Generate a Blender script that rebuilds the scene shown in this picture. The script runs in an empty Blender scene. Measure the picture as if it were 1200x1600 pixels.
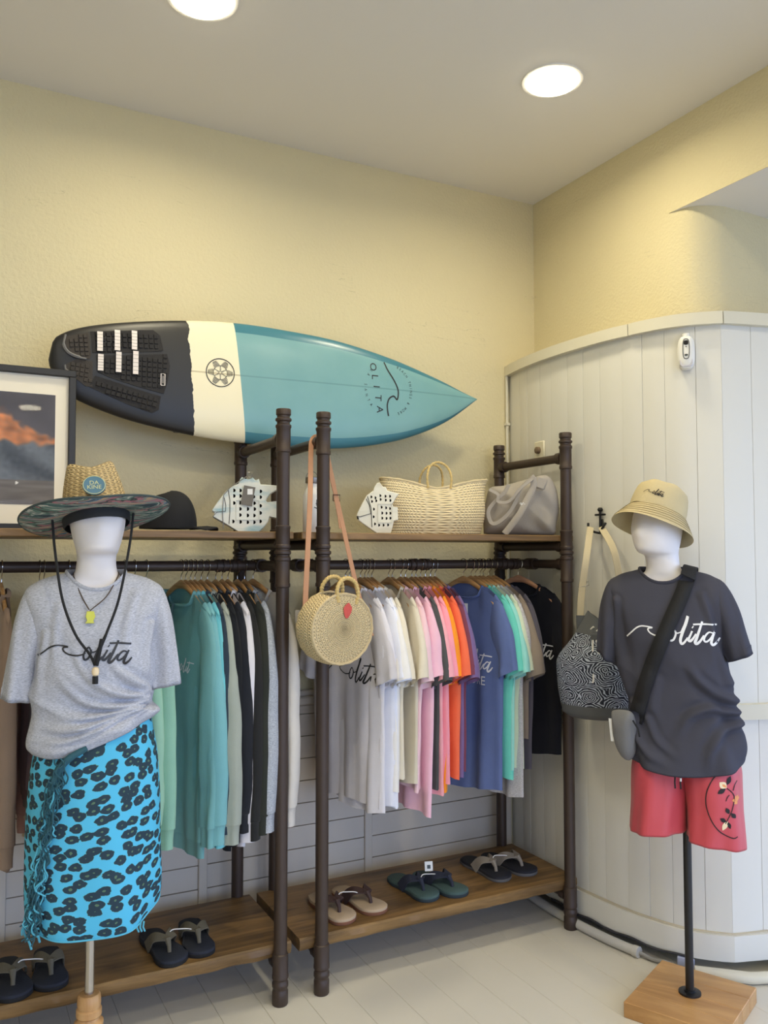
import bpy, bmesh, math, random
import numpy as np
from mathutils import Vector, Matrix, noise
from mathutils.bvhtree import BVHTree
R = math.radians
PI = math.pi
SC = bpy.context.scene
COL = SC.collection

# ------------------------------------------------------------------ camera
cd = bpy.data.cameras.new('camera')
cd.sensor_fit = 'VERTICAL'; cd.sensor_height = 36.0; cd.lens = 36.0*1320/1600
cd.clip_start = 0.05; cd.clip_end = 100
cam = bpy.data.objects.new('camera', cd); COL.objects.link(cam)
cam.location = (0, 0, 1.5); cam.rotation_euler = (R(92.85), 0, R(-27.5))
SC.camera = cam

# ------------------------------------------------------------------ world, exposure
w = bpy.data.worlds.new('daylight'); SC.world = w; w.use_nodes = True
bg = w.node_tree.nodes['Background']
bg.inputs[0].default_value = (0.47, 0.63, 1.0, 1); bg.inputs[1].default_value = 4.9
vs = SC.view_settings
vs.view_transform = 'Standard'; vs.look = 'None'; vs.gamma = 1.0; vs.use_curve_mapping = False
vs.exposure = 0.0
LAMP_W = 8.3                         # each ceiling downlight, watts
LAMP_COL = (1.0, 0.90, 0.63)

def portal(loc, rot, sx, sy):
    l = bpy.data.lights.new('opening_portal', 'AREA'); l.shape = 'RECTANGLE'; l.size = sx; l.size_y = sy
    l.cycles.is_portal = True
    o = bpy.data.objects.new('opening_portal', l); COL.objects.link(o); o.location = loc; o.rotation_euler = rot
portal((1.5, -3.9, 1.35), (R(90), 0, 0), 7.0, 2.5)          # glazed shop front behind the camera
portal((5.9, -0.6, 1.35), (0, R(90), 0), 2.5, 4.4)           # open door of the next room, right

# ------------------------------------------------------------------ materials
def lin(c):
    return tuple(((x/255)/12.92 if x/255 <= 0.04045 else (((x/255)+0.055)/1.055)**2.4) for x in c[:3]) + (1.0,)
MATS = {}
def newmat(name):
    m = bpy.data.materials.new(name); m.use_nodes = True
    nt = m.node_tree; b = nt.nodes['Principled BSDF']
    return m, nt, b
def nd(nt, typ, **kw):
    n = nt.nodes.new(typ)
    for k, v in kw.items(): setattr(n, k, v)
    return n
def mat(name, rgb, rough=0.6, metal=0.0, bump=0.0, bscale=60.0, var=0.0, vscale=8.0, spec=0.5, sheen=0.0, coat=0.0, stretch=None, emit=None, estr=0):
    if name in MATS: return MATS[name]
    m, nt, b = newmat(name)
    c = lin(rgb)
    b.inputs['Base Color'].default_value = c
    b.inputs['Roughness'].default_value = rough; b.inputs['Metallic'].default_value = metal
    b.inputs['Specular IOR Level'].default_value = spec
    if sheen: b.inputs['Sheen Weight'].default_value = sheen
    if coat: b.inputs['Coat Weight'].default_value = coat; b.inputs['Coat Roughness'].default_value = 0.08
    L = nt.links.new
    if bump or var:
        tc = nd(nt, 'ShaderNodeTexCoord'); mp = nd(nt, 'ShaderNodeMapping'); L(tc.outputs['Object'], mp.inputs[0])
        if stretch: mp.inputs['Scale'].default_value = stretch
    if var:
        n = nd(nt, 'ShaderNodeTexNoise'); n.inputs['Scale'].default_value = vscale; n.inputs['Detail'].default_value = 6; n.inputs['Roughness'].default_value = 0.6
        L(mp.outputs[0], n.inputs[0])
        mx = nd(nt, 'ShaderNodeMix', data_type='RGBA')
        mx.inputs[6].default_value = tuple(x*(1-var) for x in c[:3])+(1,); mx.inputs[7].default_value = tuple(min(1, x*(1+var)) for x in c[:3])+(1,)
        L(n.outputs[0], mx.inputs[0]); L(mx.outputs[2], b.inputs['Base Color'])
    if bump:
        n2 = nd(nt, 'ShaderNodeTexNoise'); n2.inputs['Scale'].default_value = bscale; n2.inputs['Detail'].default_value = 4
        L(mp.outputs[0], n2.inputs[0])
        bp = nd(nt, 'ShaderNodeBump'); bp.inputs['Strength'].default_value = bump; bp.inputs['Distance'].default_value = 0.004
        L(n2.outputs[0], bp.inputs['Height']); L(bp.outputs[0], b.inputs['Normal'])
    if emit:
        b.inputs['Emission Color'].default_value = emit; b.inputs['Emission Strength'].default_value = estr
    MATS[name] = m
    return m
def cloth(rgb):
    return mat('cloth_%d_%d_%d' % tuple(rgb), rgb, 0.92, bump=0.22, bscale=420, var=0.06, vscale=30, spec=0.15, sheen=0.12)
def heather(name, a, b_):
    if name in MATS: return MATS[name]
    m, nt, b = newmat(name); L = nt.links.new
    tc = nd(nt, 'ShaderNodeTexCoord'); mp = nd(nt, 'ShaderNodeMapping'); mp.inputs['Scale'].default_value = (150, 150, 800)
    L(tc.outputs['Object'], mp.inputs[0])
    n = nd(nt, 'ShaderNodeTexNoise'); n.inputs['Scale'].default_value = 1.0; n.inputs['Detail'].default_value = 3
    L(mp.outputs[0], n.inputs[0])
    r = nd(nt, 'ShaderNodeValToRGB'); r.color_ramp.elements[0].position = 0.30; r.color_ramp.elements[0].color = lin(a)
    r.color_ramp.elements[1].position = 0.70; r.color_ramp.elements[1].color = lin(b_)
    L(n.outputs[0], r.inputs[0]); L(r.outputs[0], b.inputs['Base Color'])
    b.inputs['Roughness'].default_value = 0.92; b.inputs['Specular IOR Level'].default_value = 0.12
    MATS[name] = m; return m
def wood(name, a, b_, axis='X', scale=9.0, rough=0.5, knots=False):
    if name in MATS: return MATS[name]
    m, nt, b = newmat(name); L = nt.links.new
    tc = nd(nt, 'ShaderNodeTexCoord'); mp = nd(nt, 'ShaderNodeMapping')
    s = {'X': (0.12, 1, 1), 'Y': (1, 0.12, 1), 'Z': (1, 1, 0.12)}[axis]
    mp.inputs['Scale'].default_value = tuple(x*scale for x in s); L(tc.outputs['Object'], mp.inputs[0])
    n = nd(nt, 'ShaderNodeTexNoise'); n.inputs['Scale'].default_value = 1.6; n.inputs['Detail'].default_value = 9; n.inputs['Roughness'].default_value = 0.62; n.inputs['Distortion'].default_value = 1.2
    L(mp.outputs[0], n.inputs[0])
    r = nd(nt, 'ShaderNodeValToRGB'); r.color_ramp.elements[0].position = 0.33; r.color_ramp.elements[0].color = lin(a)
    r.color_ramp.elements[1].position = 0.66; r.color_ramp.elements[1].color = lin(b_)
    L(n.outputs[0], r.inputs[0]); L(r.outputs[0], b.inputs['Base Color'])
    b.inputs['Roughness'].default_value = rough
    bp = nd(nt, 'ShaderNodeBump'); bp.inputs['Strength'].default_value = 0.25; bp.inputs['Distance'].default_value = 0.003
    L(n.outputs[0], bp.inputs['Height']); L(bp.outputs[0], b.inputs['Normal'])
    MATS[name] = m; return m
def plaster(name, rgb, strong=0.5):
    m, nt, b = newmat(name); L = nt.links.new
    tc = nd(nt, 'ShaderNodeTexCoord')
    n1 = nd(nt, 'ShaderNodeTexNoise'); n1.inputs['Scale'].default_value = 85; n1.inputs['Detail'].default_value = 5
    n2 = nd(nt, 'ShaderNodeTexNoise'); n2.inputs['Scale'].default_value = 1.3; n2.inputs['Detail'].default_value = 4
    mp = nd(nt, 'ShaderNodeMapping'); mp.inputs['Scale'].default_value = (0.9, 0.9, 6)
    n3 = nd(nt, 'ShaderNodeTexNoise'); n3.inputs['Scale'].default_value = 1.6; n3.inputs['Detail'].default_value = 7; n3.inputs['Distortion'].default_value = 0.6
    L(tc.outputs['Object'], n1.inputs[0]); L(tc.outputs['Object'], n2.inputs[0]); L(tc.outputs['Object'], mp.inputs[0]); L(mp.outputs[0], n3.inputs[0])
    # hairline cracks: thin bands of a stretched noise
    md = nd(nt, 'ShaderNodeMath', operation='SUBTRACT'); L(n3.outputs[0], md.inputs[0]); md.inputs[1].default_value = 0.585
    ab = nd(nt, 'ShaderNodeMath', operation='ABSOLUTE'); L(md.outputs[0], ab.inputs[0])
    ls = nd(nt, 'ShaderNodeMath', operation='LESS_THAN'); L(ab.outputs[0], ls.inputs[0]); ls.inputs[1].default_value = 0.0011
    mx = nd(nt, 'ShaderNodeMix', data_type='RGBA'); c = lin(rgb)
    mx.inputs[6].default_value = tuple(x*0.95 for x in c[:3])+(1,); mx.inputs[7].default_value = tuple(min(1, x*1.05) for x in c[:3])+(1,)
    L(n2.outputs[0], mx.inputs[0])
    mk = nd(nt, 'ShaderNodeMix', data_type='RGBA'); L(mx.outputs[2], mk.inputs[6]); mk.inputs[7].default_value = tuple(x*0.72 for x in c[:3])+(1,)
    n4 = nd(nt, 'ShaderNodeTexNoise'); n4.inputs['Scale'].default_value = 2.2; L(tc.outputs['Object'], n4.inputs[0])
    gt = nd(nt, 'ShaderNodeMath', operation='GREATER_THAN'); L(n4.outputs[0], gt.inputs[0]); gt.inputs[1].default_value = 0.56
    mu = nd(nt, 'ShaderNodeMath', operation='MULTIPLY'); L(ls.outputs[0], mu.inputs[0]); L(gt.outputs[0], mu.inputs[1])
    L(mu.outputs[0], mk.inputs[0]); L(mk.outputs[2], b.inputs['Base Color'])
    bp = nd(nt, 'ShaderNodeBump'); bp.inputs['Strength'].default_value = strong; bp.inputs['Distance'].default_value = 0.004
    L(n1.outputs[0], bp.inputs['Height']); L(bp.outputs[0], b.inputs['Normal'])
    b.inputs['Roughness'].default_value = 0.75; b.inputs['Specular IOR Level'].default_value = 0.25
    return m
def vcol_mat(name, rough=0.4):
    m, nt, b = newmat(name)
    a = nd(nt, 'ShaderNodeVertexColor'); a.layer_name = 'print'
    nt.links.new(a.outputs[0], b.inputs['Base Color']); b.inputs['Roughness'].default_value = rough
    return m
def straw(name, rgb, sx=60, sz=120, dark=0.55, bump=0.8):
    """plaited straw: chevron relief over UV (u along the braid, v across the rows)"""
    if name in MATS: return MATS[name]
    m, nt, b = newmat(name); L = nt.links.new
    uv = nd(nt, 'ShaderNodeUVMap'); sp = nd(nt, 'ShaderNodeSeparateXYZ'); L(uv.outputs[0], sp.inputs[0])
    def M(op, a, b_=None):
        n = nd(nt, 'ShaderNodeMath', operation=op)
        for i, x in enumerate((a, b_)):
            if x is None: continue
            if isinstance(x, (int, float)): n.inputs[i].default_value = x
            else: L(x, n.inputs[i])
        return n.outputs[0]
    tri = M('PINGPONG', M('MULTIPLY', sp.outputs[1], sz), 1.0)
    ph = M('ADD', M('MULTIPLY', sp.outputs[0], sx), M('MULTIPLY', tri, 0.9))
    s = M('SINE', M('MULTIPLY', ph, 2*PI))
    row = M('SINE', M('MULTIPLY', M('MULTIPLY', sp.outputs[1], sz), PI))
    hgt = M('ADD', M('MULTIPLY', s, 0.5), M('MULTIPLY', M('ABSOLUTE', row), 0.9))
    ns = nd(nt, 'ShaderNodeTexNoise'); ns.inputs['Scale'].default_value = 90; ns.inputs['Detail'].default_value = 3; L(uv.outputs[0], ns.inputs[0])
    f = M('ADD', M('MULTIPLY', hgt, 0.45), M('MULTIPLY', ns.outputs[0], 0.6))
    r = nd(nt, 'ShaderNodeValToRGB'); c = lin(rgb)
    r.color_ramp.elements[0].position = 0.0; r.color_ramp.elements[0].color = tuple(x*dark for x in c[:3])+(1,)
    r.color_ramp.elements[1].position = 0.75; r.color_ramp.elements[1].color = tuple(min(1, x*1.12) for x in c[:3])+(1,)
    L(f, r.inputs[0]); L(r.outputs[0], b.inputs['Base Color'])
    bp = nd(nt, 'ShaderNodeBump'); bp.inputs['Strength'].default_value = bump; bp.inputs['Distance'].default_value = 0.004
    L(hgt, bp.inputs['Height']); L(bp.outputs[0], b.inputs['Normal']); b.inputs['Roughness'].default_value = 0.7
    MATS[name] = m; return m

# ------------------------------------------------------------------ geometry helpers
class MB:
    def __init__(s): s.v = []; s.f = []; s.uv = {}; s.mi = []
    def add(s, vs, fs, mi=0, uvs=None):
        o = len(s.v); s.v += [tuple(p) for p in vs]
        for k, f in enumerate(fs):
            if uvs is not None: s.uv[len(s.f)] = [uvs[i] for i in f]
            s.f.append(tuple(i+o for i in f)); s.mi.append(mi)
        return s
    def box(s, c, d, rz=0.0, bev=0.0, mi=0, rot=None):
        hx, hy, hz = (x/2 for x in d)
        M = rot if rot is not None else Matrix.Rotation(rz, 3, 'Z'); c = Vector(c)
        if not bev:
            vs = [c + M @ Vector((x*hx, y*hy, z*hz)) for x in (-1, 1) for y in (-1, 1) for z in (-1, 1)]
            return s.add(vs, [(0, 1, 3, 2), (4, 6, 7, 5), (0, 4, 5, 1), (2, 3, 7, 6), (0, 2, 6, 4), (1, 5, 7, 3)], mi)
        b = min(bev, hx*.9, hy*.9, hz*.9)
        vs = []; idx = {}
        for x in (-1, 1):
            for y in (-1, 1):
                for z in (-1, 1):
                    for a in range(3):
                        p = [x*(hx-b), y*(hy-b), z*(hz-b)]; p[a] = (x*hx, y*hy, z*hz)[a]
                        idx[(x, y, z, a)] = len(vs); vs.append(c + M @ Vector(p))
        I = idx; fs = []
        for a in range(3):
            b1, c1 = [(1, 2), (2, 0), (0, 1)][a]
            for sg in (-1, 1):
                q = []
                for (p, r) in ((-1, -1), (1, -1), (1, 1), (-1, 1)):
                    k = [0, 0, 0]; k[a] = sg; k[b1] = p; k[c1] = r; q.append(I[(k[0], k[1], k[2], a)])
                fs.append(q if sg > 0 else q[::-1])
            for p in (-1, 1):
                for r in (-1, 1):
                    k0 = [0, 0, 0]; k0[b1] = p; k0[c1] = r; k1 = list(k0); k0[a] = -1; k1[a] = 1
                    fs.append((I[(*k0, b1)], I[(*k1, b1)], I[(*k1, c1)], I[(*k0, c1)]))
        for x in (-1, 1):
            for y in (-1, 1):
                for z in (-1, 1): fs.append((I[(x, y, z, 0)], I[(x, y, z, 1)], I[(x, y, z, 2)]))
        return s.add(vs, fs, mi)
    def loft(s, rows, close=True, cap0=False, cap1=False, mi=0, uvs=None):
        n = len(rows[0]); vs = [p for r in rows for p in r]; fs = []; m = len(rows)
        for i in range(m-1):
            for j in range(n if close else n-1):
                k = (j+1) % n; fs.append((i*n+j, i*n+k, (i+1)*n+k, (i+1)*n+j))
        o = len(s.v); s.v += [tuple(p) for p in vs]
        for q, f in enumerate(fs):
            if uvs is not None:
                i, j = divmod(q, n if close else n-1)
                U = lambda a, b: uvs(a, b)
                s.uv[len(s.f)] = [U(i, j), U(i, j+1), U(i+1, j+1), U(i+1, j)]
            s.f.append(tuple(x+o for x in f)); s.mi.append(mi)
        if cap0: s.f.append(tuple(o+i for i in range(n))[::-1]); s.mi.append(mi)
        if cap1: s.f.append(tuple(o+(m-1)*n+i for i in range(n))); s.mi.append(mi)
        return s
    def lathe(s, prof, n=20, c=(0, 0, 0), cap=True, mi=0, uvscale=None):
        rows = [[(c[0]+r*math.cos(2*PI*j/n), c[1]+r*math.sin(2*PI*j/n), c[2]+z) for j in range(n)] for r, z in prof]
        uv = (lambda i, j: (j/n*uvscale, prof[i][1])) if uvscale else None
        return s.loft(rows, True, cap, cap, mi, uv)
    def tube(s, pts, r, n=8, cap=True, flat=None, up=None, mi=0, close=False):
        """tube along pts; r scalar or list; flat=(a,b) elliptical/rect section multipliers"""
        P = [Vector(p) for p in pts]; m = len(P); rows = []
        rr = r if isinstance(r, (list, tuple)) else [r]*m
        T = [((P[(i+1) % m] - P[i-1]) if close else (P[min(i+1, m-1)]-P[max(i-1, 0)])).normalized() for i in range(m)]
        N = Vector(up) if up is not None else (Vector((0, 0, 1)) if abs(T[0].z) < 0.9 else Vector((1, 0, 0)))
        for i in range(m):
            if up is not None: N = Vector(up) if not callable(up) else Vector(up(i))
            N = (N - T[i]*N.dot(T[i]))
            N = N.normalized() if N.length > 1e-6 else T[i].orthogonal().normalized()
            B = T[i].cross(N); fa, fb = flat or (1, 1)
            if flat == 'x': pass
            rows.append([P[i] + B*(math.cos(2*PI*j/n)*rr[i]*fa) + N*(math.sin(2*PI*j/n)*rr[i]*fb) for j in range(n)])
        if close: rows.append(rows[0])
        return s.loft(rows, True, cap and not close, cap and not close, mi)
    def strap(s, pts, wid, th, up, mi=0):
        """flat strap: rectangular section, wid across, th along up (vector or list of vectors)"""
        P = [Vector(p) for p in pts]; m = len(P); rows = []
        W = wid if isinstance(wid, (list, tuple)) else [wid]*m
        for i in range(m):
            T = (P[min(i+1, m-1)]-P[max(i-1, 0)]).normalized()
            N = Vector(up[i]) if isinstance(up, list) else Vector(up)
            N = N - T*N.dot(T); N = N.normalized() if N.length > 1e-6 else T.orthogonal().normalized()
            B = T.cross(N); a, b = W[i]/2, th/2
            rows.append([P[i]+B*a*.9-N*b, P[i]+B*a, P[i]+B*a*.9+N*b, P[i]-B*a*.9+N*b, P[i]-B*a, P[i]-B*a*.9-N*b])
        return s.loft(rows, True, True, True, mi)
    def prism(s, poly, y0, y1, bev=0.0, mi=0):
        """outline in (x,z), thickness along y"""
        n = len(poly)
        if bev:
            cx = sum(p[0] for p in poly)/n; cz = sum(p[1] for p in poly)/n
            def inset(p):
                d = math.hypot(p[0]-cx, p[1]-cz) or 1; k = max(0, 1-bev/d); return (cx+(p[0]-cx)*k, cz+(p[1]-cz)*k)
            ins = [inset(p) for p in poly]
            rows = [[(x, y0, z) for x, z in ins], [(x, y0+bev, z) for x, z in poly], [(x, y1-bev, z) for x, z in poly], [(x, y1, z) for x, z in ins]]
        else: rows = [[(x, y0, z) for x, z in poly], [(x, y1, z) for x, z in poly]]
        return s.loft(rows, True, True, True, mi)
    def xf(s, M): s.v = [tuple(M @ Vector(p)) for p in s.v]; return s
    def build(s, name, m, parent=None, smooth=True, angle=40, recalc=True, mats=None):
        me = bpy.data.meshes.new(name); me.from_pydata(s.v, [], s.f)
        if s.uv:
            ul = me.uv_layers.new(name='UVMap')
            for pi, p in enumerate(me.polygons):
                if pi in s.uv:
                    for li, q in zip(p.loop_indices, s.uv[pi]): ul.data[li].uv = q
        for mm in (mats or [m]): me.materials.append(mm)
        if mats: me.polygons.foreach_set('material_index', s.mi)
        if recalc:
            b = bmesh.new(); b.from_mesh(me); bmesh.ops.recalc_face_normals(b, faces=b.faces); b.to_mesh(me); b.free()
        if smooth:
            me.polygons.foreach_set('use_smooth', [True]*len(me.polygons))
            if angle < 180:
                try: me.set_sharp_from_angle(angle=R(angle))
                except Exception: pass
        me.update()
        o = bpy.data.objects.new(name, me); COL.objects.link(o)
        if parent is not None: o.parent = parent
        return o
def tag(o, label=None, cat=None, group=None, kind=None):
    if label: o['label'] = label
    if cat: o['category'] = cat
    if group: o['group'] = group
    if kind: o['kind'] = kind
    return o
def thing(name, label, cat, loc=(0, 0, 0), rz=0.0, group=None, rot=None):
    o = bpy.data.objects.new(name, None); COL.objects.link(o); o.empty_display_size = 0.05
    o.location = loc; o.rotation_euler = rot or (0, 0, rz)
    return tag(o, label, cat, group)
def crm(pts, n):
    """Catmull-Rom through points (tuples of any dimension)"""
    P = [np.array(p, float) for p in pts]; P = [2*P[0]-P[1]] + P + [2*P[-1]-P[-2]]; out = []
    for i in range(1, len(P)-2):
        for k in range(n):
            t = k/n; a, b, c, d = P[i-1:i+3]
            out.append(0.5*((2*b)+(-a+c)*t+(2*a-5*b+4*c-d)*t*t+(-a+3*b-3*c+d)*t**3))
    out.append(P[-2]); return [tuple(float(x) for x in p) for p in out]
def resample(pts, n):
    P = np.array(pts, float); d = np.r_[0, np.cumsum(np.linalg.norm(np.diff(P, axis=0), axis=1))]
    t = np.linspace(0, d[-1], n); return np.stack([np.interp(t, d, P[:, i]) for i in range(P.shape[1])], 1)
def sstep(a, b, x):
    t = min(1, max(0, (x-a)/(b-a))); return t*t*(3-2*t)
def text2d(s, size, spacing=1.0):
    c = bpy.data.curves.new('t', 'FONT'); c.body = s; c.size = size; c.align_x = 'CENTER'; c.align_y = 'CENTER'; c.space_character = spacing; c.resolution_u = 3
    o = bpy.data.objects.new('t', c); COL.objects.link(o)
    dg = bpy.context.evaluated_depsgraph_get(); me = bpy.data.meshes.new_from_object(o.evaluated_get(dg))
    v = [(p.co.x, p.co.y) for p in me.vertices]; f = [tuple(p.vertices) for p in me.polygons]
    bpy.data.objects.remove(o); bpy.data.curves.remove(c); bpy.data.meshes.remove(me)
    return v, f
def ribbon2d(pts, wid):
    """2D stroke as quads with rounded ends; wid scalar or per-point list"""
    P = [Vector(p) for p in pts]; m = len(P); W = wid if isinstance(wid, list) else [wid]*m; vs = []; fs = []
    for i in range(m):
        T = (P[min(i+1, m-1)]-P[max(i-1, 0)]); T = T.normalized() if T.length else Vector((1, 0)); N = Vector((-T.y, T.x))
        vs += [tuple(P[i]+N*W[i]/2), tuple(P[i]-N*W[i]/2)]
    for i in range(m-1): fs.append((2*i, 2*i+1, 2*i+3, 2*i+2))
    return vs, fs
OL = {'wave': ([(93, 390), (150, 345), (200, 305), (245, 286), (295, 287), (350, 298), (318, 303), (308, 318), (325, 345), (365, 366), (420, 373), (475, 366), (505, 350)], 11),
      'o': ([(545, 318), (528, 300), (500, 335), (487, 380), (500, 412), (528, 400), (550, 355), (548, 322), (560, 345), (600, 335)], 15),
      'l': ([(596, 345), (640, 265), (672, 192), (655, 245), (610, 340), (585, 405), (590, 440), (615, 428), (650, 385)], 21),
      'i': ([(695, 325), (668, 375), (652, 405), (668, 415), (695, 392), (725, 350)], 19),
      'd': ([(700, 287), (708, 293)], 19),
      't': ([(790, 240), (765, 300), (725, 390), (708, 425), (718, 440), (750, 418), (790, 365)], 21),
      'c': ([(710, 266), (770, 264), (840, 266), (905, 272)], 13),
      'a': ([(868, 345), (835, 338), (800, 370), (785, 405), (800, 422), (835, 400), (880, 335)], 15),
      'b': ([(885, 328), (860, 385), (843, 430), (855, 452), (885, 432), (914, 396)], 19)}
def olita(width, bold=1.0, parts=None):
    """the script word with its leading wave, centred, as 2D quads"""
    V = []; F = []; k = width/820.0
    for key, (pts, wd) in OL.items():
        if parts and key not in parts: continue
        p = crm([((x-503)*k, (345-y)*k) for x, y in pts], 5); n = len(p)
        W = [wd*k*bold*(0.55+0.45*math.sin(PI*min(1, max(0.12, (i+0.5)/n)))) if key in 'oliatb' else wd*k*bold for i in range(n)]
        v, f = ribbon2d(p, W); o = len(V); V += v; F += [tuple(i+o for i in q) for q in f]
    return V, F
def project_print(o, V2, F2, origin, ux, uy, direction, off=0.0015, name='print', m=None, parent=None, max_gap=None):
    """lay a flat print on the surface of mesh object o (all in o's local space)"""
    me = o.data; bvh = BVHTree.FromPolygons([v.co for v in me.vertices], [tuple(p.vertices) for p in me.polygons])
    O = Vector(origin); X = Vector(ux); Y = Vector(uy); D = Vector(direction).normalized(); vs = []; ok = []
    for a, b in V2:
        p = O + X*a + Y*b; h, nrm, _, _ = bvh.ray_cast(p, D)
        if h is None: vs.append(tuple(p)); ok.append(False)
        else: vs.append(tuple(h - D*off)); ok.append(True)
    fs = [f for f in F2 if all(ok[i] for i in f)]
    mb = MB(); mb.add(vs, fs); return mb.build(name, m, parent or o, recalc=False)
def offset_text(parent, V2, F2, M, m, name='lettering'):
    mb = MB(); mb.add([tuple(M @ Vector((a, b, 0))) for a, b in V2], F2); return mb.build(name, m, parent, recalc=False, smooth=False)
# ------------------------------------------------------------------ the room
H = 3.228
M_WALL = plaster('wall_plaster', (218, 206, 168), 0.85)
M_CEIL = mat('ceiling_paint', (226, 222, 216), 0.85, bump=0.05, bscale=30)
M_PANEL = mat('panel_paint', (220, 217, 208), 0.42, bump=0.12, bscale=14, var=0.03, vscale=5, stretch=(1, 1, 0.25))
M_WAINS = mat('wainscot_paint', (200, 188, 172), 0.5, bump=0.15, bscale=20, var=0.04, vscale=6)
M_FLOOR = mat('floor_paint', (212, 207, 196), 0.38, bump=0.08, bscale=25, var=0.05, vscale=3)
M_GAP = mat('gap_dark', (184, 176, 162), 0.9)
M_TRIM = mat('trim_paint', (216, 210, 190), 0.45, bump=0.1, bscale=18)
def struct(o): o['kind'] = 'structure'; return o

struct(MB().box((1.5, -4, -0.2), (60, 60, 0.1)).build('unseen_pavement', mat('unseen_pavement_grey', (150, 148, 142), 0.9), smooth=False))  # unseen ground added outside so less daylight reaches ceiling and upper walls
fl = struct(MB().box((1.5, -0.3, -0.06), (9.2, 7.6, 0.108)).build('floor', M_GAP, smooth=False))
random.seed(4)
pw = 0.145
x = -1.2
k = 0
while x < 4.3:                                             # painted floor boards running towards the back wall
    o = MB().box((x+pw/2, 0.4, -0.003), (pw-0.0006, 6.2, 0.006+random.uniform(-.0003, .0003)), bev=0.0012).build('floor_board', M_FLOOR, fl, smooth=False)
    x += pw; k += 1
MB().box((-2.15, 0.4, -0.003), (1.9, 6.2, 0.006)).build('floor_field', M_FLOOR, fl, smooth=False)
MB().box((5.2, 0.4, -0.003), (1.7, 6.2, 0.006)).build('floor_field', M_FLOOR, fl, smooth=False)
MB().box((1.5, -3.3, -0.003), (9.2, 1.2, 0.006)).build('floor_field', M_FLOOR, fl, smooth=False)

struct(MB().box((-0.25, -0.3, H+0.05), (5.602, 7.6, 0.1)).build('ceiling', M_CEIL, smooth=False))
wb = struct(MB().box((-0.2, 3.4, H/2), (5.502, 0.2, H)).build('wall_back', M_WALL, smooth=False))
struct(MB().box((-3.05, -0.3, H/2), (0.1, 7.4, H)).build('wall_left', M_WALL, smooth=False))
# shop front behind the camera: parapet, lintel and mullions round a glazed opening
wf = MB()
wf.box((1.5, -4.0, 0.05), (9.2, 0.15, 0.1)).box((1.5, -4.0, 2.92), (9.2, 0.15, 0.64))
for mx in (-2.55, -2.0, 1.5, 5.0, 5.9): wf.box((mx, -4.0, 1.35), (0.12 if mx not in (-2.55, 5.9) else 0.9, 0.15, 2.5))
struct(wf.build('wall_front', M_WALL, smooth=False))

# ---- right wall: plaster with a rounded corner below the dropped ceiling of the next room
ZS = 2.866
crv = [(2.551, 3.3), (2.551, 2.75), (2.551, 2.5)] + crm([(2.551, 2.424), (2.577, 2.335), (2.66, 2.282), (2.76, 2.272), (2.9, 2.276)], 6) + [(3.6, 2.30), (6.0, 2.36)]
wr = MB(); wr.loft([[(a, b, 0) for a, b in crv], [(a, b, ZS) for a, b in crv]], close=False)
wr.add([(2.551, 3.3, ZS), (2.551, 2.424, ZS), (2.551, 2.424, H), (2.551, 3.3, H)], [(0, 1, 2, 3)])
wall_r = struct(wr.build('wall_right', M_WALL, angle=60))
struct(MB().box((4.275, -0.8, (ZS+H+0.1)/2), (3.448, 6.448+0.0, H+0.1-ZS)).build('ceiling_dropped', M_CEIL, smooth=False))
struct(MB().box((2.5505, -0.8, (ZS+H)/2), (0.002, 6.446, H-ZS)).build('wall_header', M_WALL, smooth=False))
wfr = MB().box((6.05, 1.9, 1.43), (0.1, 0.9, 2.866)).box((6.05, -3.4, 1.43), (0.1, 1.2, 2.866)).box((6.05, -0.6, 2.73), (0.1, 4.4, 0.27))
struct(wfr.build('wall_far_right', M_WALL, smooth=False))

# ---- curved wainscot of vertical boards in front of the right wall
flat_dir = Vector((0.965, -0.26)).normalized()
pc = crm([(2.395, 3.299), (2.35, 3.05), (2.338, 2.80), (2.362, 2.52), (2.43, 2.30), (2.545, 2.175)], 10)
pc += [(2.545+flat_dir.x*t, 2.175+flat_dir.y*t) for t in (0.2, 0.5, 0.9, 1.4)]
PC = resample(pc, 400); PD = np.r_[0, np.cumsum(np.linalg.norm(np.diff(PC, axis=0), axis=1))]
def on_curve(s, off=0.0):
    a = np.array([np.interp(s, PD, PC[:, i]) for i in (0, 1)]); b = np.array([np.interp(s+.01, PD, PC[:, i]) for i in (0, 1)]); c = np.array([np.interp(s-.01, PD, PC[:, i]) for i in (0, 1)])
    t = b-c; t /= np.linalg.norm(t); n = np.array([t[1], -t[0]])          # towards the room
    if n[0] > 0.2 and False: n = -n
    return a + n*off
def curve_slab(s0, s1, z0, z1, o0, o1, seg=3, bev=0.0015):
    mb = MB(); rows = []
    for i in range(seg+1):
        s = s0+(s1-s0)*i/seg; p, q = on_curve(s, o0), on_curve(s, o1); qe = on_curve(s, o1-bev)
        if i in (0, seg): rows.append([(p[0], p[1], z0), (qe[0], qe[1], z0), (qe[0], qe[1], z1), (p[0], p[1], z1)])
        else: rows.append([(p[0], p[1], z0), (q[0], q[1], z0), (q[0], q[1], z1), (p[0], p[1], z1)])
    mb.loft(rows, True, True, True); return mb
if on_curve(0.5, 0.1)[0] > on_curve(0.5, 0)[0]:
    _oc = on_curve
    def on_curve(s, off=0.0): return _oc(s, -off)
kink = float(PD[np.argmin(np.abs(PC[:, 0]-2.545)+np.abs(PC[:, 1]-2.175))])
wn = struct(curve_slab(0.004, 2.5, 0.05, 2.36, -0.03, -0.012, 40).build('wall_wainscot', M_PANEL, angle=60))
s = 0.004; k = 0; nb = 12
edges = [0.004 + (kink-0.004)*i/nb for i in range(nb+1)]
widths = [0, .03, -.02, .015, -.02, .01, 0, -.01, .02, 0, -.02, .02, 0]
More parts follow.
